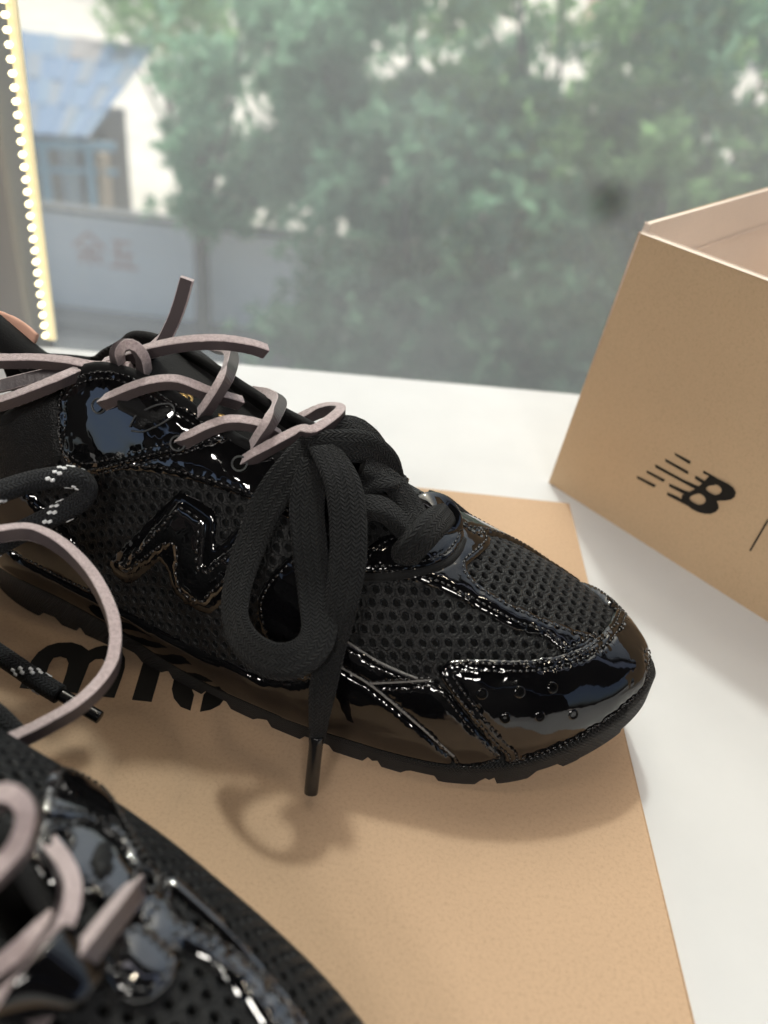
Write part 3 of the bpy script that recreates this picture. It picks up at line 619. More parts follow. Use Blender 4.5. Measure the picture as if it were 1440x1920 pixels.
class Shoe:
    KX, KY = .5, .042
    def __init__(s, name, T, al, mir, label):
        s.T = np.array(T, float); s.al = al; s.mir = mir
        s.a = np.array([-math.cos(al), math.sin(al), 0]); s.n = np.array([-math.sin(al), -math.cos(al), 0])
        s.root = empty(name, (T[0], T[1], 0), label, "shoe", "pair of black patent sneakers", rz=-al)
        uu = np.r_[np.linspace(.0061, .03, 40), np.linspace(.0315, .285, 110), np.linspace(.2855, UMAX, 8)]; tt = np.linspace(0, math.pi, 110)
        s.gu, s.gt = np.meshgrid(uu, tt, indexing='ij'); s.gP = s.W(dome(s.gu, s.gt)); nu, nt = s.gu.shape
        idx = np.arange(nu * nt).reshape(nu, nt); q = np.stack([idx[:-1, :-1], idx[1:, :-1], idx[1:, 1:], idx[:-1, 1:]], -1).reshape(-1, 4)
        s.tri = np.vstack([q[:, [0, 1, 2]], q[:, [0, 2, 3]]])
        s.fu, s.ft, s.fP = s.gu.ravel(), s.gt.ravel(), s.gP.reshape(-1, 3)
        s.bvh = BVHTree.FromPolygons([Vector(p) for p in s.fP], [tuple(int(i) for i in t) for t in s.tri])
        s.fpx = to_px(s.fP); s.fN = s.norm(s.fu, s.ft)
    def W(s, q):
        q = np.asarray(q); return np.array([s.T[0], s.T[1], 0]) + q[..., 0:1] * s.a + s.mir * q[..., 1:2] * s.n + q[..., 2:3] * np.array([0, 0, 1.0])
    def norm(s, u, th):
        u = np.clip(u, .0064, UMAX - .0004); th = np.clip(th, .004, math.pi - .004); e = .0003; f = .003
        d1 = s.W(dome(u + e, th)) - s.W(dome(u - e, th)); d2 = s.W(dome(u, th + f)) - s.W(dome(u, th - f))
        n = unit(np.cross(d1, d2)); c = s.W(np.stack([np.clip(u, .05, .25), 0 * u, zb(u) + .02], -1))
        sg = np.sign((n * (s.W(dome(u, th)) - c)).sum(-1, keepdims=True)); sg[sg == 0] = 1
        return n * sg
    def pt(s, u, th, off=0.0):
        u = np.asarray(u, float); th = np.asarray(th, float); off = np.broadcast_to(np.asarray(off, float), u.shape)
        return s.W(dome(u, th)) + s.norm(u, th) * off[..., None]
    def hit(s, px, py):
        d = sight(px, py); h = s.bvh.ray_cast(Vector(EYE), Vector(d))
        if h[0] is not None:
            t = s.tri[h[2]]; A, B, C = s.fP[t]; P = np.array(h[0]); v0, v1, v2 = B - A, C - A, P - A
            d00, d01, d11, d20, d21 = v0 @ v0, v0 @ v1, v1 @ v1, v2 @ v0, v2 @ v1; den = d00 * d11 - d01 * d01
            if abs(den) > 1e-20:
                b, c = (d11 * d20 - d01 * d21) / den, (d00 * d21 - d01 * d20) / den
                w = np.array([1 - b - c, b, c]); return float(w @ s.fu[t]), float(w @ s.ft[t])
        k = ((s.fpx - [px, py]) ** 2).sum(1) + 1e5 * (((s.fP - EYE) * s.fN).sum(1) > 0)
        k = int(k.argmin()); return float(s.fu[k]), float(s.ft[k])
    def par(s, q):
        if q[0] == 'p': return q[1], R(q[2])
        return s.hit(q[0], q[1])
    def xy(s, u, th): return np.stack([np.sqrt(np.asarray(u)) * s.KX, np.asarray(th) * s.KY], -1)
    def uth(s, xy): return np.clip((xy[:, 0] / s.KX) ** 2, .0061, UMAX), np.clip(xy[:, 1] / s.KY, 0, math.pi)
    def outline(s, poly, step=.001, smooth=2):
        q = np.array([s.xy(*s.par(p)) for p in poly]); q2 = np.vstack([q, q[:1]]); out = []
        for a, b in zip(q2[:-1], q2[1:]):
            k = max(1, int(np.linalg.norm(b - a) / step)); out += [a + (b - a) * i / k for i in range(k)]
        o = np.array(out)
        for _ in range(smooth): o = .25 * np.roll(o, 1, 0) + .5 * o + .25 * np.roll(o, -1, 0)
        return o
    def panel(s, name, poly, mats, t=.0009, base=.0005, r=.0013, step=.0009, wob=.00018, stitch=(), smooth=3, stitch_name="stitching", puck=.00038, label=None):
        o = s.outline(poly, step, smooth); lo, hi = o.min(0), o.max(0)
        gx, gy = np.meshgrid(np.arange(lo[0], hi[0], step), np.arange(lo[1], hi[1], step), indexing='ij')
        gx = gx + (np.arange(gx.shape[1]) % 2)[None] * step * .5
        Q = np.stack([gx.ravel(), gy.ravel()], -1); Q = Q[inside_poly(Q, o)]
        if len(Q):
            dmin = np.concatenate([np.sqrt(((c[:, None] - o[None]) ** 2).sum(-1)).min(1) for c in np.array_split(Q, max(1, len(Q) // 2000))]); Q = Q[dmin > step * .45]
        allv = np.vstack([o, Q]); n = len(o)
        r_ = geometry.delaunay_2d_cdt([Vector(p) for p in allv * 100], [(i, (i + 1) % n) for i in range(n)], [], 0, 1e-7)
        V2 = np.array([tuple(v) for v in r_[0]]) / 100; F = np.array([f for f in r_[2] if len(f) == 3])
        F = F[inside_poly(V2[F].mean(1), o)]
        u, th = s.uth(V2); P = s.pt(u, th); ob = s.pt(*s.uth(o))
        d = np.concatenate([np.sqrt(((c[:, None] - ob[None]) ** 2).sum(-1)).min(1) for c in np.array_split(P, max(1, len(P) // 2000))])
        k = np.clip(d / r, 0, 1); h = base * np.where(d < 1e-6, .2, 1) + t * np.sqrt(1 - (1 - k) ** 2)
        for ds, sp, sz in stitch: h = h - .00045 * np.exp(-((d - ds) / .0008) ** 2) + puck * wobble(P * 5.0) * np.exp(-((d - ds) / .0018) ** 2)
        h = h + wob * wobble(P) * np.clip(d / .004, 0, 1)
        Pn = s.norm(u, th); V = P + Pn * h[:, None]
        nn = np.cross(V[F[:, 1]] - V[F[:, 0]], V[F[:, 2]] - V[F[:, 0]]); flip = (nn * Pn[F[:, 0]]).sum(1) < 0; F[flip] = F[flip][:, ::-1]
        ob_ = mesh(name, V, F, mats, s.root, label=label)
        if stitch:
            m = MB()
            ar = .5 * np.sum(o[:, 0] * np.roll(o[:, 1], -1) - np.roll(o[:, 0], -1) * o[:, 1])
            no = s.norm(*s.uth(o)); tg = unit(np.roll(ob, -2, 0) - np.roll(ob, 2, 0))
            # handedness of the parameter plane against the outward normal
            e = 1e-4; u0, t0 = s.uth(o.mean(0)[None]); du = s.pt(u0 + e, t0) - s.pt(u0, t0); dt = s.pt(u0, t0 + e * 10) - s.pt(u0, t0)
            hand = np.sign((np.cross(du, dt) * s.norm(u0, t0)).sum()); sg = np.sign(ar) * hand
            inn = np.cross(no, tg) * sg
            for ds, sp, sz in stitch:
                line = ob + inn * ds; line = np.vstack([line, line[:1]]); no2 = np.vstack([no, no[:1]])
                L_ = np.r_[0, np.cumsum(np.linalg.norm(np.diff(line, axis=0), axis=1))]
                for q in np.arange(sp * .5, L_[-1], sp):
                    c = np.array([np.interp(q, L_, line[:, j]) for j in range(3)]); c2 = np.array([np.interp(min(q + .0004, L_[-1]), L_, line[:, j]) for j in range(3)]); nr = unit(np.array([np.interp(q, L_, no2[:, j]) for j in range(3)]))
                    tt = c2 - c
                    if np.linalg.norm(tt) < 1e-7: continue
                    tt = unit(tt); sd = np.cross(nr, tt); c = c + nr * (base + t - .0001); j_ = RNG.uniform(.85, 1.15)
                    m.blob(c, [tt, sd, nr], (sp * .40 * j_, sz, sz * .8))
            if m.V: m.build(stitch_name, M_stitch, ob_, smooth=True, kind="stuff")
        return ob_
    def P3(s, q):
        """one path point -> world point, natural facing"""
        if q[0] == 's': u, t = s.hit(q[1], q[2]); u, t = np.array([u]), np.array([t]); p_, n_ = s.pt(u, t, 0.)[0], s.norm(u, t)[0]; d_ = sight(q[1], q[2]); return p_ - d_ * q[3] / max(.4, -float(d_ @ n_)), n_
        if q[0] == 'v': p0 = s.W(np.array([0, q[3] * s.mir * s.mir, 0])); return on_plane(q[1], q[2], p0, s.n), np.array([0, -.55, .83])
        if q[0] == 'l': return on_level(q[1], q[2], q[3]), np.array([0, -.3, .95])
    def path(s, pts, step=.0012, hint=None):
        a = [s.P3(q) for q in pts]; P = [x[0] for x in a]; Hn = [x[1] for x in a] if hint is None else [np.asarray(hint, float)] * len(a)
        return resample(P, step, Hn)
    def strand(s, name, pts, kind, w=None, hint=None, parent=None, scl=None, label=None):
        P, Hn = s.path(pts, .0011 if kind != 'rope' else .0009, hint); n = len(P)
        if kind == 'cotton': Hn = unit(Hn) + np.stack([np.sin(np.arange(n) * .047 + 1.1 * k_ + n) * .28 for k_ in range(3)], -1)
        jit = RNG.normal(size=3) * 0
        if kind == 'leather':
            a, b = w or (.0018, .0023); pr = rect_prof(a, b, .00025)
            V, F, fi, uv = sweep(P, Hn, pr); mi = [0 if f in (0, 4, -1) else (1 if f in (2, 6) else 0) for f in fi]
            V = V + (wobble(V * 9) * .00010)[:, None] * np.array([0, 0, 1])
            return mesh(name, V, F, [M_suede, M_grain], parent or s.root, False, mi, uv, label=label)
        if kind == 'cotton':
            a, b = w or (.0060, .0012); sc = np.ones((n, 2))
            if scl is not None: x = np.linspace(0, 1, len(scl)); sc = np.stack([np.interp(np.linspace(0, 1, n), x, [q[j] for q in scl]) for j in range(2)], -1)
            V, F, fi, uv = sweep(P, Hn, oval_prof(a, b, 18, .7), sc)
            V = V + RNG.normal(size=V.shape) * .00004
            return mesh(name, V, F, M_cotton, parent or s.root, True, None, uv, label=label)
        if kind == 'rope':
            rr = w or .0037; V, F, fi, uv = sweep(P, Hn, oval_prof(rr, rr, 18, 1.0))
            o = mesh(name, V, F, M_rope, parent or s.root, True, None, uv, label=label)
            T = unit(np.gradient(P, axis=0)); A = unit(np.cross(T, Hn)); B = np.cross(A, T); m = MB(); L_ = np.r_[0, np.cumsum(np.linalg.norm(np.diff(P, axis=0), axis=1))]
            for hand, ph0 in ((1, .4), (1, 3.5)):
                for q in np.arange(.001, L_[-1] - .001, .0024):
                    i = int(np.searchsorted(L_, q)); i = min(i, n - 1); an = ph0 + hand * q / .0125 * 3.0
                    if (q / .0024) % 11 > 5.2: continue
                    for dq in (-.0007, .0007):
                        a2 = an - hand * dq * 150; rd = A[i] * math.cos(a2) + B[i] * math.sin(a2)
                        m.blob(P[i] + T[i] * dq + rd * rr * .93, [T[i], np.cross(rd, T[i]), rd], (.0010, .0009, .0008))
            m.build("white_fleck", M_fleck, o, smooth=True, kind="stuff"); return o
    def aglet(s, pa, pb, r, parent=None, name="aglet"):
        a, b = s.P3(pa)[0], s.P3(pb)[0]; P = np.array([a + (b - a) * t for t in np.linspace(0, 1, 9)])
        V, F, fi, uv = sweep(P, np.tile([0, -.5, .8], (9, 1)) + 0.0, oval_prof(r, r * .9, 14, .9)); return bevel(mesh(name, V, F, M_aglet, parent or s.root), .0003)
    def tube(s, name, pts, r, m_, parent=None, hint=None):
        P, Hn = s.path(pts, .0012, hint); V, F, fi, uv = sweep(P, Hn, oval_prof(r, r, 10, 1)); return mesh(name, V, F, m_, parent or s.root, True, None, uv)
    def line(s, name, uth_pts, off, r, m_):
        u = np.array([q[0] for q in uth_pts]); t = np.array([q[1] for q in uth_pts]); P, Hn = resample(s.pt(u, t, off), .0014, s.norm(u, t))
        V, F, fi, uv = sweep(P, Hn, oval_prof(r, r, 10, 1)); return mesh(name, V, F, m_, s.root, True, None, uv)

# opening of the upper: edge angle against distance from the toe
RIM_PX = [(640, 900), (560, 868), (500, 850), (440, 822), (383, 783), (320, 740), (270, 712), (200, 690), (150, 697), (104, 730), (50, 760), (0, 787)]
right = Shoe("patent_sneaker", (.1073, .2274), R(15.6), 1, "glossy black sneaker with its whole toe and flat woven bow in view")
_r = sorted([right.hit(*p) for p in RIM_PX]); 
ru = [.096] + [a for a, b in _r if .1 < a < .262]; rt_ = [math.pi / 2 - .05] + [b for a, b in _r if .1 < a < .262]
ru += [.272, .283, .2875]; rt_ += [.75, 1.15, 1.55]
rim_th = pchip(ru, rt_)
print("rim", [(round(a, 3), round(b, 2)) for a, b in zip(ru, rt_)])
RIM0 = .0965

def _su(px, py):                                                   # distance from the toe of a point on the near sole edge
    P = on_plane(px, py, right.W(np.array([0, .054, 0])), right.n); return float(np.dot(P - np.array([right.T[0], right.T[1], 0]), right.a))
_c = [(_su(1032, 1437), .0036, .0030), (_su(925, 1452), .0006, .0034), (_su(908, 1453), .0006, .0034), (_su(788, 1455), .0052, .0026)]
CUTS = _c + [(_c[3][0] + d, w, p) for d, w, p in ((.017, .0006, .003), (.020, .0006, .003), (.040, .005, .0026), (.060, .0006, .003), (.063, .0006, .003), (.083, .005, .0028), (.106, .0008, .003), (.126, .005, .003), (.150, .0008, .003), (.165, .004, .003))]
def build_base(S):
    """sole, lining, mesh, rims and tongue shared by both shoes"""
    # outsole
    k = 460; up_ = np.linspace(0, 1, k // 2); ul = (1 - np.cos(up_ * math.pi)) / 2 * .262 * K
    loop = [(u, float(Lf(u))) for u in ul] + [(u, -float(Mf(u))) for u in ul[::-1][1:-1]]; n = len(loop)
    notch = np.zeros(n)
    for i, (u, v) in enumerate(loop):
        if .02 < u < .27:
            for c_, hw, dp in (CUTS if v >= 0 else [(x + .004, y, z) for x, y, z in CUTS]):
                if abs(u - c_) < hw + .0012: notch[i] = dp * min(1, (hw + .0012 - abs(u - c_)) / .0012)
    rings = []
    for kind in range(6):
        rg = []
        for i, (u, v) in enumerate(loop):
            g = float(zb(u)); b = float(spring(u)) * .84; sg = 1 if v >= 0 else -1
            ins = {0: .005, 1: .0018, 2: .0012, 3: .0012, 4: .0022, 5: .011}[kind]; z = {0: g + .0004, 1: g + .0003, 2: g - .0012, 3: b + .0012 + notch[i], 4: b + .0003 + notch[i], 5: b + .0003 + notch[i]}[kind]
            sc = max(0.0, 1 - ins / max(abs(v), .004)); uu_ = u + (ins if u < .02 else (-ins if u > .27 else 0)) * (.9 if abs(v) < .02 else .3)
            rg.append((uu_, v * sc, z))
        rings.append(rg)
    V = S.W(np.array(rings).reshape(-1, 3)); F = []; uv = []; arc_ = np.r_[0, np.cumsum(np.linalg.norm(np.diff(np.array([(u, v) for u, v in loop] + [loop[0]]), axis=0), axis=1))]
    for r_ in range(5):
        for i in range(n):
            j = (i + 1) % n; F.append((r_*n+i, r_*n+j, (r_+1)*n+j, (r_+1)*n+i)); z0, z1 = (r_ * .002, (r_ + 1) * .002) if r_ != 2 else (0, .008)
            uv += [(arc_[i], z0), (arc_[i+1], z0), (arc_[i+1], z1), (arc_[i], z1)]
    F.append(tuple(5 * n + i for i in range(n))); uv += [(0, 0)] * n; F.append(tuple(i for i in range(n))[::-1]); uv += [(0, 0)] * n
    mesh("outsole", V, F, M_rubber, S.root, True, None, uv)
    # lining (just under the mesh), open over the foot
    g_u, g_t, idx = S.gu, S.gt, np.arange(S.gu.size).reshape(S.gu.shape)
    cu = (g_u[:-1, :-1] + g_u[1:, 1:]) / 2; ct = (g_t[:-1, :-1] + g_t[1:, 1:]) / 2
    rt2 = rim_th(cu); op = (cu > RIM0) & (ct > rt2 + .03) & (ct < math.pi - rt2 - .03)
    q = np.stack([idx[:-1, :-1], idx[1:, :-1], idx[1:, 1:], idx[:-1, 1:]], -1)[~op]
    mesh("lining", S.pt(S.fu, S.ft, -.0014), q, M_liner, S.root)
    # mesh fabric with real holes
    pitch, hr = .0047, .00118; row = pitch * .866
    us = np.linspace(.0075, UMAX, 220); ts = np.linspace(0, math.pi, 240); Pg = dome(us[:, None], ts[None]); sl = np.concatenate([np.zeros((220, 1)), np.cumsum(np.linalg.norm(np.diff(Pg, axis=1), axis=2), 1)], 1); mid = sl[:, 120:121]; sl = sl - mid
    cells = []
    for i, uc in enumerate(np.arange(.012, .282, row)):
        a, b = np.interp(uc, us, sl[:, 0]), np.interp(uc, us, sl[:, -1])
        for s_ in np.arange(math.floor(a / pitch) * pitch, b, pitch): cells.append((uc, s_ + (i % 2) * pitch * .5))
    C = np.array(cells)
    def to_th(u, s_):
        o = np.empty_like(u); f = np.interp(u, us, np.arange(220)); i0 = np.clip(f.astype(int), 0, 218); w = f - i0
        for r_ in np.unique(i0):
            m = i0 == r_; t0 = np.interp(s_[m], sl[r_], ts); t1 = np.interp(s_[m], sl[r_ + 1], ts); o[m] = t0 * (1 - w[m]) + t1 * w[m]
        return o
    tc = to_th(C[:, 0], C[:, 1]); rr = rim_th(C[:, 0]); keep = ~((C[:, 0] > RIM0) & (tc > rr) & (tc < math.pi - rr)) & (tc > .01) & (tc < math.pi - .01); C = C[keep]
    an = np.arange(12) * math.pi / 6; ap = pitch / 2 / np.cos(((an + math.pi / 6) % (math.pi / 3)) - math.pi / 6)   # hexagon, flat sides towards its six neighbours
    ringr = [ap, np.full(12, hr * 1.42), np.full(12, hr * 1.05), np.full(12, hr * .92)]; offs = [.00005, .00038, .0001, -.0012]
    Vs = []; Os = []
    for rg, of in zip(ringr, offs):
        Vs.append(np.stack([C[:, :1] + (rg * np.sin(an))[None], C[:, 1:] + (rg * np.cos(an))[None]], -1)); Os.append(np.full((len(C), 12), of))
    VV = np.stack(Vs, 1); OO = np.stack(Os, 1); sh = VV.shape[:3]
    u_ = np.clip(VV[..., 0].ravel(), .0076, UMAX); t_ = to_th(u_, VV[..., 1].ravel()); V = S.pt(u_, t_, OO.ravel())
    base = np.arange(len(C))[:, None, None] * 48 + np.arange(3)[None, :, None] * 12; kk = np.arange(12)[None, None, :]; k2 = (kk + 1) % 12
    F = np.stack([base + kk, base + k2, base + 12 + k2, base + 12 + kk], -1).reshape(-1, 4)
    mesh("mesh_upper", V, F, M_knit, S.root)
    # rolled rim
    ur = np.r_[np.linspace(RIM0 + .001, .27, 50), np.linspace(.273, .2872, 12)]
    pts = [(u, float(rim_th(u))) for u in ur] + [(u, math.pi - float(rim_th(u))) for u in ur[::-1]]
    S.line("collar_rim", pts, .0006, .0021, M_fab)
    # tongue
    nu, nv = 40, 14; V = []
    for i in range(nu):
        u = .094 + (.205 - .094) * i / (nu - 1)
        for j in range(nv):
            x = j / (nv - 1) * 2 - 1; w = float(Hf(u)) - .009 - .006 * x * x - .004 * math.sin(math.pi * i / nu); V.append((u, x * (.012 + .014 * i / nu), w))
    V = np.array(V); V = np.vstack([V, V - [0, 0, .004]]); idx = np.arange(nu * nv).reshape(nu, nv)
    F = [(idx[i, j], idx[i+1, j], idx[i+1, j+1], idx[i, j+1]) for i in range(nu - 1) for j in range(nv - 1)]; F += [tuple(nu * nv + x for x in f[::-1]) for f in F]
    edge = list(idx[0]) + list(idx[1:, -1]) + list(idx[-1, ::-1][1:]) + list(idx[::-1, 0][1:-1]); F += [(edge[i], edge[(i+1) % len(edge)], nu*nv + edge[(i+1) % len(edge)], nu*nv + edge[i]) for i in range(len(edge))]
    mesh("tongue", S.W(V), F, M_fab, S.root)
build_base(right)

# ------------------------------------------------------------------ right shoe: overlays
S = right
ST1 = [(.0022, .0023, .00055)]; ST2 = [(.0018, .0022, .0005), (.0042, .0022, .0005)]
uB = lambda px, py: S.hit(px, py)[0]
S.panel("lower_rand", [(852, 1421), (800, 1374), (740, 1322), (690, 1281), (632, 1247), (604, 1240), (570, 1278), (500, 1273), (430, 1240), (350, 1205), (280, 1168), (207, 1130), (120, 1088), (40, 1045), ('p', .280, 20), ('p', .2878, 20), ('p', .2878, 0), ('p', .2, 0), ('p', .13, 0), ('p', uB(850, 1425), 0)], M_patent, t=.0012, base=.0006, r=.0018, wob=.0003)
S.panel("wave_strap", [(690, 1070), (640, 1050), (600, 1036), (545, 1040), (500, 1085), (480, 1125), (490, 1180), (510, 1225), (540, 1268), (580, 1280), (612, 1262), (640, 1245), (652, 1197), (665, 1140), (684, 1090)], M_patent, t=.0010, base=.0008, stitch=ST1)
S.panel("side_overlay", [(600, 1180), (645, 1199), (700, 1235), (745, 1257), (783, 1272), (812, 1276), (760, 1278), (692, 1283), (632, 1247), (600, 1225)], M_patent, t=.0010, base=.0010, stitch=[(.0016, .0022, .0004)])
S.panel("side_panel", [(694, 1283), (760, 1279), (815, 1274), (845, 1300), (868, 1330), (905, 1375), (945, 1412), ('p', uB(900, 1418), 0), ('p', uB(853, 1422), 0), (850, 1417), (800, 1371), (740, 1320)], M_patent, t=.0012, base=.0008, wob=.0003, stitch=[(.0016, .0022, .0004)])
cap_m = [(822, 1264), (826, 1246), (845, 1235), (900, 1234), (990, 1237), (1050, 1228), (1085, 1216), (1120, 1194), (1140, 1172), (1152, 1145), ('p', .0235, 120), ('p', .032, 140), ('p', .045, 160), ('p', .058, 175), ('p', .058, 180), ('p', .0061, 180), ('p', .0061, 0), ('p', .03, 0), ('p', uB(945, 1416), 0), (945, 1409), (905, 1372), (868, 1328), (838, 1290)]
S.panel("toe_cap", cap_m, M_patent, t=.0014, base=.0012, r=.0020, wob=.00035, stitch=ST2)
S.panel("vamp_strap", [(700, 1066), (760, 1086), (820, 1104), (880, 1134), (967, 1181), (1020, 1194), (1060, 1230), (1092, 1218), (1124, 1196), (1068, 1180), (1013, 1158), (947, 1128), (895, 1096), (872, 1070), (880, 1056), (903, 1040), (920, 1022), (912, 1006), (892, 988), ('p', .078, 100), ('p', .088, 102), ('p', .093, 92), (850, 985), (845, 1030), (825, 1055), (760, 1062)], M_patent, t=.0011, base=.0007, r=.0014, wob=.0003, stitch=ST1)
S.panel("vamp_strap", [('p', .092, 100), ('p', .080, 98), ('p', .066, 118), ('p', .05, 136), ('p', .036, 142), ('p', .036, 152), ('p', .05, 148), ('p', .07, 132), ('p', .092, 118)], M_patent, t=.0011, base=.0007, stitch=ST1)
S.panel("lace_base", [(672, 1078), (740, 1077), (800, 1068), (838, 1053), (860, 1030), (868, 1005), (856, 985), (835, 975), (800, 985), (760, 1000), (720, 1005), (690, 1025), (672, 1050)], M_patent, t=.0012, base=.0016, r=.0014, wob=.0003, stitch=[(.0024, .0024, .0005)])
S.tube("lace_base_piping", [('s', 668, 1083, .001), ('s', 700, 1082, .0012), ('s', 740, 1080, .0014), ('s', 800, 1070, .0014), ('s', 838, 1055, .0014), ('s', 859, 1034, .0014), ('s', 868, 1012, .0012)], .0015, M_fab)
S.panel("eyestay", [(430, 812), (500, 848), (560, 866), (620, 898), (690, 955), (690, 1035), (600, 1012), (530, 966), (463, 934), (400, 913), (333, 894), (280, 885), (233, 881), (187, 891), (160, 886), (267, 858), (350, 838)], M_patent_pucker, t=.0010, base=.0007, stitch=ST1)
S.panel("eyelet_tab", [(110, 738), (135, 706), (165, 694), (200, 690), (240, 696), (280, 716), (320, 741), (383, 784), (430, 815), (430, 831), (350, 850), (267, 868), (200, 886), (160, 890), (120, 862), (110, 817), (111, 775)], M_patent_pucker, t=.0012, base=.0014, wob=.0004, stitch=ST2)
# far side facing, mirrored
def mir_poly(poly): 
    o = []
    for q in poly:
        u, t = S.par(q); o.append(('p', u, 180 - math.degrees(t)))
    return o
far_poly = [(430, 812), (500, 848), (560, 866), (620, 898), (690, 955), (690, 1035), (600, 1012), (530, 966), (463, 934), (333, 894), (200, 886), (120, 862), (110, 738), (165, 694), (200, 690), (280, 716), (320, 741), (383, 784)]
S.panel("eyestay", mir_poly(far_poly), M_patent_pucker, t=.0012, base=.0010, stitch=ST1)
oval = [(245, 803), (250, 789), (268, 775), (295, 763), (318, 757), (335, 762), (338, 775), (320, 790), (295, 803), (268, 813), (252, 813)]
S.panel("mesh_patch", oval, M_knit, t=.0004, base=.0026, r=.001)
o_ = S.outline(oval, .0008, 3); uo, to_ = S.uth(np.vstack([o_, o_[:2]])); S.line("patch_edge", list(zip(uo[::3], to_[::3])), .0030, .00032, M_rim)
N_out = [(203, 1053), (270, 985), (338, 918), (372, 937), (406, 958), (406, 995), (404, 1030), (440, 995), (482, 955), (486, 1060), (440, 1112), (393, 1153), (360, 1140), (325, 1110), (311, 1060), (300, 1050), (262, 1084), (240, 1097), (215, 1080)]
N_in = [(222, 1058), (282, 996), (338, 934), (366, 946), (393, 966), (390, 1010), (386, 1062), (425, 1030), (470, 990), (474, 1052), (432, 1098), (390, 1138), (362, 1130), (336, 1112), (324, 1066), (330, 1022), (300, 1042), (252, 1081), (232, 1074)]
S.panel("letter_plate", N_out, M_patent, t=.0008, base=.0005, r=.0009, smooth=1)
S.panel("raised_letter", N_in, M_patent_pucker, t=.0014, base=.0012, r=.0020, wob=.0004, smooth=1, stitch=[(.0026, .0032, .0007)])
S.panel("heel_overlay", [(-20, 900), (40, 905), (120, 985), (180, 1070), (205, 1128), (120, 1088), (40, 1045), ('p', .275, 20), ('p', .287, 20), ('p', .287, 60), ('p', .27, 48)], M_patent, t=.0010, base=.0007, wob=.0004, stitch=ST1)
S.panel("quarter_knit", [(108, 738), (109, 775), (108, 817), (118, 858), (90, 890), (20, 925), (-60, 930), ('p', .272, 52), ('p', .27, 44)], M_knit, t=.0006, base=.0004)
# raw cut edges, pale and fuzzy
raw = [[(632, 1247), (690, 1281), (740, 1321), (800, 1373), (851, 1418)], [(645, 1199), (700, 1235), (745, 1257), (783, 1272)], [(692, 1282), (750, 1279), (808, 1275)]]
fz = MB()
for k, pl in enumerate(raw):
    S.tube("raw_edge", [('s', x, y, .0019) for x, y in pl], .00035 if k else .00042, M_raw)
    P, Hn = S.path([('s', x, y, .0021) for x, y in pl], .0005)
    for p, h in zip(P, Hn):
        for _ in range(4):
            d = unit(unit(h) + RNG.normal(size=3) * .9); e_ = unit(np.cross(d, RNG.normal(size=3))) * .00004; q = p + RNG.normal(size=3) * .0003
            fz.add([q - e_, q + e_, q + d * RNG.uniform(.0004, .0012)], [(0, 1, 2)])
fz.build("edge_fuzz", M_raw, S.root, kind="stuff")
# perforations in the toe cap
for px, py in ((902, 1297), (970, 1295), (1030, 1288), (945, 1340), (1007, 1337), (1068, 1333)):
    u, t = S.hit(px, py); c = S.pt(np.array([u]), np.array([t]), .0031)[0]; nr = S.norm(np.array([u]), np.array([t]))[0]
    a = unit(np.cross(nr, [0, 0, 1])); b = np.cross(nr, a); m = MB(); V = []; F = []
    for rr, hh in ((.0021, -.0005), (.0016, .0001), (.0012, -.0001), (.0010, -.0006)):
        for k in range(14): V.append(c + (a * math.cos(k * math.pi / 7) + b * math.sin(k * math.pi / 7)) * rr + nr * hh)
    V.append(c - nr * .0007)
    for i in range(3):
        for k in range(14): F.append((i*14+k, i*14+(k+1) % 14, (i+1)*14+(k+1) % 14, (i+1)*14+k))
    F += [(42 + k, 42 + (k+1) % 14, 56) for k in range(14)]
    mesh("perforation", V, F, [M_patent, M_hole], S.root, True, [0 if i < 14 else 1 for i in range(len(F))])
# eyelets
for px, py in ((452, 872), (338, 832), (193, 762)):
    u, t = S.hit(px, py); c = S.pt(np.array([u]), np.array([t]), .0028)[0]; nr = S.norm(np.array([u]), np.array([t]))[0]; a = unit(np.cross(nr, [0, 0, 1])); b = np.cross(nr, a)
    an = np.linspace(0, 2 * math.pi, 25); P = c + np.outer(np.cos(an), a) * .0026 + np.outer(np.sin(an), b) * .0026
    V, F, fi, uv = sweep(P, np.tile(nr, (25, 1)), oval_prof(.00035, .00035, 8, 1)); e_ = mesh("eyelet", V, F, M_rim, S.root)
    mesh("eyelet_hole", np.vstack([c - nr * .0003, c - nr * .0002 + np.outer(np.cos(an[:-1]), a) * .0025 + np.outer(np.sin(an[:-1]), b) * .0025]), [(0, 1 + k, 1 + (k + 1) % 24) for k in range(24)], M_hole, e_)
# gold print on the tongue lining
for px, py, w, h in ((338, 746, .006, .003), (352, 748, .004, .0035), (412, 785, .005, .003), (420, 792, .006, .002)):
    u, t = S.hit(px, py); c = S.pt(np.array([u]), np.array([t]), .0006)[0]; nr = S.norm(np.array([u]), np.array([t]))[0]; a = unit(np.cross(nr, [0, 0, 1])); b = np.cross(nr, a)
    th_ = np.linspace(0, 5, 14); P = c + np.outer(np.cos(th_), a) * w * .4 + np.outer(np.sin(th_), b) * h * .4; V, F, fi, uv = sweep(P, np.tile(nr, (14, 1)), rect_prof(.0005, .0001, .00004)); mesh("gold_print", V, F, M_gold, S.root)
# heel pull tab
S.strand("pull_tab", [('v', -50, 592, -.004), ('v', 0, 604, -.004), ('v', 38, 618, -.004), ('v', 68, 636, -.004)], 'cotton', w=(.0042, .0012), hint=(0, -1, .35), scl=[(1.3, 1), (1.2, 1), (1, 1), (.55, 1)]).data.materials[0] = M_tab
S.tube("heel_collar", [('v', -70, 560, .0), ('v', -30, 600, .0), ('v', 10, 634, .0), ('v', 50, 668, .0), ('v', 90, 705, .0)], .0062, M_fab, hint=(0, -.5, .8))

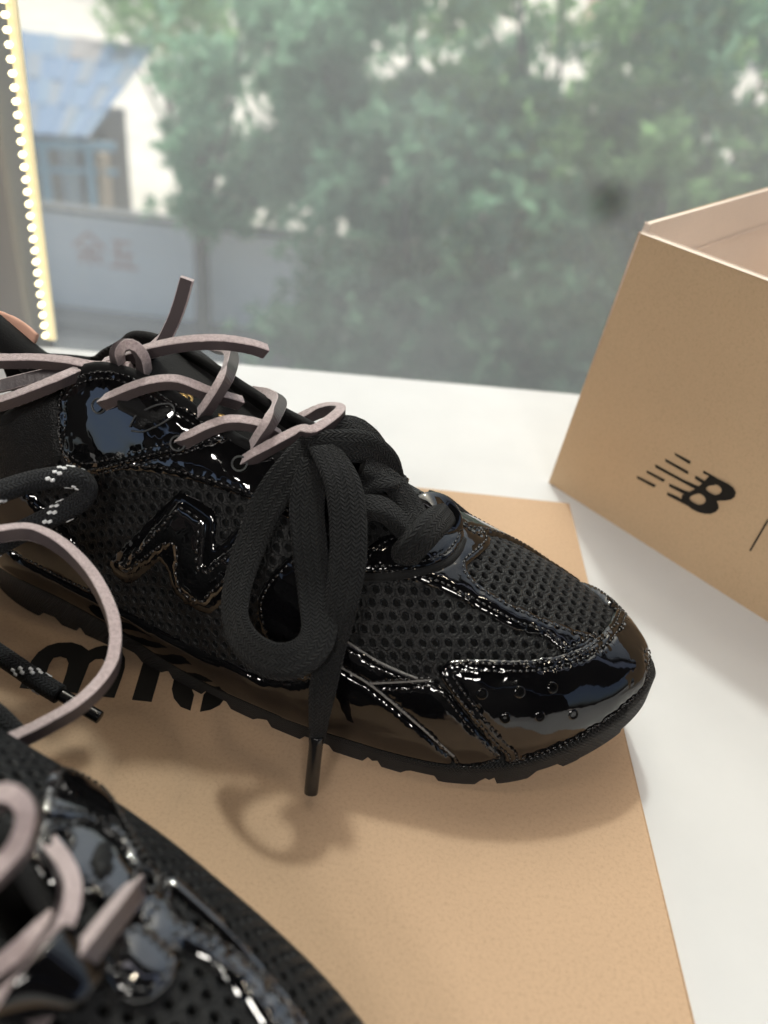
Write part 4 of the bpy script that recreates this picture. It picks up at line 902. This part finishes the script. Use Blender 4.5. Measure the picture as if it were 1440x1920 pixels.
# ------------------------------------------------------------------ right shoe: three kinds of lace
UPH = (0.0, -.35, .94)
lace = S.strand("leather_lace", [('v', 200, 684, .004), ('v', 250, 668, .008), ('v', 300, 653, .010), ('v', 360, 643, .008), ('v', 420, 642, .002), ('v', 470, 650, -.004), ('v', 497, 659, -.008)], 'leather', hint=UPH)
LS = [
 ([('s', 450, 874, -.001), ('s', 490, 848, .004), ('s', 560, 812, .007), ('s', 612, 788, .009), ('v', 636, 777, -.002), ('v', 630, 768, -.012), ('v', 600, 771, -.018), ('v', 555, 792, -.018), ('v', 530, 810, -.016)], UPH),
 ([('s', 336, 832, -.001), ('s', 352, 824, .003), ('s', 400, 801, .006), ('s', 440, 792, .007), ('s', 490, 801, .004), ('s', 520, 818, -.003)], UPH),
 ([('s', 476, 842, -.001), ('s', 488, 820, .005), ('s', 510, 785, .009), ('v', 524, 755, -.006), ('v', 510, 741, -.014), ('v', 480, 735, -.02)], (-.5, -.6, .6)),
 ([('s', 192, 762, -.001), ('s', 207, 750, .004), ('s', 270, 724, .007), ('s', 330, 717, .007), ('s', 390, 738, .004), ('s', 450, 756, -.003)], UPH),
 ([('s', 376, 782, -.001), ('s', 395, 755, .006), ('s', 423, 708, .009), ('v', 434, 675, -.010), ('v', 428, 658, -.018), ('v', 400, 652, -.022)], (-.5, -.6, .6)),
 ([('v', 236, 700, .004), ('v', 222, 680, .012), ('v', 222, 658, .018), ('v', 244, 646, .019), ('v', 264, 664, .017), ('v', 270, 690, .013), ('v', 264, 704, .006)], (.6, -.7, .4)),
 ([('v', -70, 670, .03), ('v', 0, 677, .027), ('v', 60, 677, .023), ('v', 120, 681, .019), ('v', 180, 691, .015), ('v', 246, 692, .012)], UPH),
 ([('v', -70, 738, .03), ('v', 0, 724, .024), ('v', 70, 707, .018), ('v', 140, 693, .012), ('v', 190, 690, .006), ('v', 250, 682, .003)], (0, .5, .86)),
 ([('v', -70, 770, .036), ('v', 0, 757, .034), ('v', 60, 736, .031), ('v', 110, 715, .027), ('v', 150, 698, .018)], UPH),
 ([('v', 228, 692, .0), ('v', 268, 670, .002), ('v', 303, 642, .002), ('v', 324, 605, .0), ('v', 339, 565, -.002), ('v', 351, 522, -.004)], tuple(RT)),
 ([('l', -70, 1012, .085), ('l', 0, 1001, .085), ('l', 60, 998, .083), ('l', 120, 1028, .079), ('l', 174, 1084, .074), ('l', 208, 1150, .070), ('l', 217, 1208, .066), ('l', 204, 1262, .063), ('l', 155, 1318, .061), ('l', 80, 1364, .060), ('l', 0, 1401, .060), ('l', -80, 1436, .060)], (0, .1, 1)),
]
for pts, hn in LS: S.strand("lace_strand", pts, 'leather', hint=hn, parent=lace)
cotton = S.strand("woven_lace", [('s', 590, 838, .006), ('s', 548, 880, .007), ('s', 505, 940, .006), ('s', 470, 1020, .006), ('s', 445, 1100, .010), ('s', 442, 1165, .015), ('s', 470, 1215, .020), ('s', 520, 1240, .022), ('s', 570, 1228, .020), ('s', 598, 1185, .015), ('s', 592, 1110, .009), ('s', 580, 1020, .010), ('s', 576, 940, .011), ('s', 592, 866, .012)], 'cotton')
CS = [
 ([('s', 606, 838, .012), ('s', 640, 900, .015), ('s', 652, 970, .015), ('s', 652, 1050, .014), ('s', 640, 1130, .013), ('s', 621, 1210, .012), ('v', 604, 1300, .066), ('v', 594, 1392, .070)], None, [(1, 1), (1.05, 1), (1.05, 1), (.95, 1), (.75, 1.2), (.45, 1.4)], (.0060, .0012)),
 ([('v', 585, 850, .014), ('v', 610, 838, .012), ('v', 645, 836, .010), ('v', 685, 840, .004), ('v', 718, 866, -.002), ('v', 730, 900, -.006)], (.1, -.75, .65), None, (.0058, .003)),
 ([('v', 615, 812, .002), ('v', 640, 802, .0), ('v', 665, 803, -.006), ('v', 690, 820, -.012), ('v', 712, 850, -.016)], (.1, -.5, .85), None, (.0045, .003)),
 ([('s', 680, 870, .006), ('s', 735, 905, .005), ('s', 768, 950, .005), ('s', 788, 985, .006), ('s', 798, 1010, .004)], None, None, (.0050, .0022)),
 ([('s', 655, 965, .006), ('s', 690, 952, .008), ('s', 722, 958, .009), ('s', 752, 985, .006), ('s', 770, 1005, .003)], None, None, (.0052, .0032)),
 ([('s', 828, 968, .003), ('s', 810, 985, .008), ('s', 790, 1006, .009), ('s', 770, 1028, .006), ('s', 754, 1048, -.001)], None, None, (.0054, .0042)),
 ([('s', 640, 930, .004), ('s', 690, 905, .006), ('s', 725, 900, .006), ('v', 742, 902, -.01)], None, None, (.0048, .002)),
 ([('v', 800, 935, -.02), ('v', 830, 945, -.02), ('v', 852, 962, -.02), ('v', 870, 975, -.022)], (0, -.3, .95), None, (.0035, .003)),
]
for pts, hn, sc, w in CS: S.strand("woven_strand", pts, 'cotton', w=w, hint=hn, scl=sc, parent=cotton)
S.aglet(('v', 594, 1380, .070), ('v', 583, 1487, .077), .0024, cotton)
# lint on the woven lace
lm = MB(); lw = MB()
for o in [cotton] + [c for c in cotton.children if c.name.startswith("woven")]:
    M_ = np.array(_world(o)); vs = np.array([v.co for v in o.data.vertices]) @ M_[:3, :3].T + M_[:3, 3]; ns = np.array([v.normal for v in o.data.vertices]) @ M_[:3, :3].T
    for i in RNG.choice(len(vs), min(len(vs), 700), replace=False):
        d = unit(ns[i] + RNG.normal(size=3) * .8); e_ = unit(np.cross(d, RNG.normal(size=3))) * .000022; q = vs[i]; ln = RNG.uniform(.0006, .0022); b_ = RNG.normal(size=3) * ln * .25
        (lw if RNG.random() < .012 else lm).add([q - e_, q + e_, q + d * ln * .5 + b_ + e_ * .8, q + d * ln * .5 + b_ - e_ * .8, q + d * ln], [(0, 1, 2, 3), (3, 2, 4)])
lm.build("lint", M_lint, cotton, kind="stuff"); lw.build("pale_lint", M_lintw, cotton, kind="stuff")
# patent keeper loop over the lowest lace end
S.strand("lace_keeper", [('s', 778, 975, .003), ('v', 795, 950, .004), ('v', 812, 941, .001), ('v', 828, 948, -.002), ('v', 842, 970, -.002), ('s', 850, 1000, .002)], 'cotton', w=(.0050, .0007)).data.materials[0] = M_patent
cord = S.strand("round_cord_lace", [('l', -70, 944, .088), ('l', 0, 922, .088), ('l', 60, 903, .087), ('l', 118, 894, .086), ('l', 152, 900, .084), ('l', 163, 920, .080), ('l', 145, 944, .076), ('l', 95, 970, .074), ('l', 35, 1000, .072), ('l', -60, 1050, .070)], 'rope')
S.strand("cord_strand", [('l', -80, 1180, .036), ('l', -20, 1215, .034), ('l', 30, 1248, .032), ('l', 70, 1276, .030), ('l', 112, 1302, .028)], 'rope', w=.0034, parent=cord)
S.aglet(('l', 108, 1299, .028), ('l', 188, 1346, .024), .0022, cord)
S.strand("cord_strand", [('l', -80, 1290, .05), ('l', -20, 1330, .05), ('l', 15, 1362, .048), ('l', 45, 1395, .045)], 'rope', w=.0033, parent=cord)

# ------------------------------------------------------------------ left shoe, close to the viewer
left = Shoe("patent_sneaker", (.035, .033), R(28), -1, "out of focus black sneaker cut off at the lower left corner, toe towards the viewer")
build_base(left); S = left
z1 = lambda pts: [(x / 3.69, 1400 + y / 3.69) for x, y in pts]
z6 = lambda pts: [(x / 2.25, 1380 + y / 2.25) for x, y in pts]
S.panel("side_panel", z1([(350, 160), (430, 165), (560, 230), (700, 320), (780, 400), (860, 540), (960, 700), (1060, 850), (1160, 1000), (1218, 1090), (1150, 1080), (1040, 930), (920, 900), (860, 740), (760, 600), (530, 520), (300, 500), (270, 420)]), M_patent_pucker, t=.0010, base=.0007, wob=.00018, stitch=ST1, puck=.00004)
S.panel("eyestay", z1([(300, 500), (420, 540), (530, 515), (660, 545), (770, 610), (860, 740), (920, 900), (1040, 930), (1150, 1080), (1215, 1200), (1218, 1330), (1130, 1320), (1000, 1200), (850, 1190), (700, 1160), (560, 1010), (440, 960), (350, 1030), (240, 900), (160, 790), (130, 700), (200, 600)]), M_patent_pucker, t=.0014, base=.0014, wob=.0002, stitch=ST1, puck=.00004)
S.panel("vamp_strap", z6([(560, 740), (620, 700), (690, 700), (745, 790), (860, 845), (960, 895), (1080, 1005), (1160, 1105), (1240, 1215), (1330, 1340), (1200, 1360), (1100, 1230), (980, 1075), (900, 995), (800, 930), (730, 900), (690, 960), (620, 930), (560, 850)]), M_patent_pucker, t=.0013, base=.0018, r=.002, wob=.00012, stitch=[(.0026, .0030, .0006)])
S.panel("strap_edge", z6([(660, 610), (700, 598), (760, 640), (850, 720), (950, 820), (1060, 945), (1160, 1065), (1290, 1225), (1360, 1330), (1320, 1350), (1240, 1225), (1125, 1070), (1020, 950), (920, 850), (830, 765), (740, 685)]), M_patent_pucker, t=.0014, base=.0008, r=.002, wob=.0001)
S.panel("lace_base", z6([(480, 820), (560, 800), (640, 860), (720, 930), (740, 1010), (700, 1080), (640, 1140), (540, 1150), (480, 1100), (430, 1000)]), M_patent_pucker, t=.0016, base=.0022, wob=.0002, stitch=ST1, puck=.00004)
S.panel("mesh_patch", z1([(590, 740), (640, 690), (700, 690), (740, 760), (760, 850), (740, 930), (690, 1000), (640, 1030), (590, 960), (560, 860)]), M_knit, t=.0004, base=.0036, r=.001)
LB = S.strand("leather_lace", [('s', -60, 1560, .016), ('s', -10, 1504, .020), ('s', 22, 1492, .022), ('s', 46, 1512, .022), ('s', 52, 1548, .021), ('s', 36, 1592, .020), ('s', 0, 1632, .019), ('s', -50, 1680, .018)], 'leather', hint=UPH)
for pts, hn in (([('s', 94, 1588, .001), ('s', 120, 1628, .006), ('s', 131, 1672, .009), ('s', 118, 1726, .010), ('s', 82, 1782, .010), ('s', 40, 1836, .009), ('s', -40, 1900, .008)], (.5, -.5, .7)),
                ([('s', 260, 1664, .001), ('s', 238, 1690, .006), ('s', 200, 1738, .010), ('s', 160, 1790, .012), ('s', 120, 1842, .010), ('s', 60, 1910, .006)], (-.4, .3, .86)),
                ([('s', 100, 1728, .003), ('s', 60, 1764, .005), ('s', 20, 1800, .005), ('s', -50, 1850, .005)], UPH)):
    S.strand("lace_strand", pts, 'leather', hint=hn, parent=LB)
S.strand("lace_keeper", [('s', 175, 1765, .006), ('s', 150, 1790, .013), ('s', 115, 1830, .015), ('s', 75, 1875, .013), ('s', 40, 1915, .006)], 'cotton', w=(.0062, .0008)).data.materials[0] = M_patent
for px, py in ((258, 1668), (100, 1592)):
    u, t = S.hit(px, py); c = S.pt(np.array([u]), np.array([t]), .0034)[0]; nr = S.norm(np.array([u]), np.array([t]))[0]; a = unit(np.cross(nr, [0, 0, 1])); b = np.cross(nr, a)
    an = np.linspace(0, 2 * math.pi, 25); P = c + np.outer(np.cos(an), a) * .0028 + np.outer(np.sin(an), b) * .0028
    V, F, fi, uv = sweep(P, np.tile(nr, (25, 1)), oval_prof(.0008, .0008, 8, 1)); mesh("eyelet", V, F, M_patent, S.root)
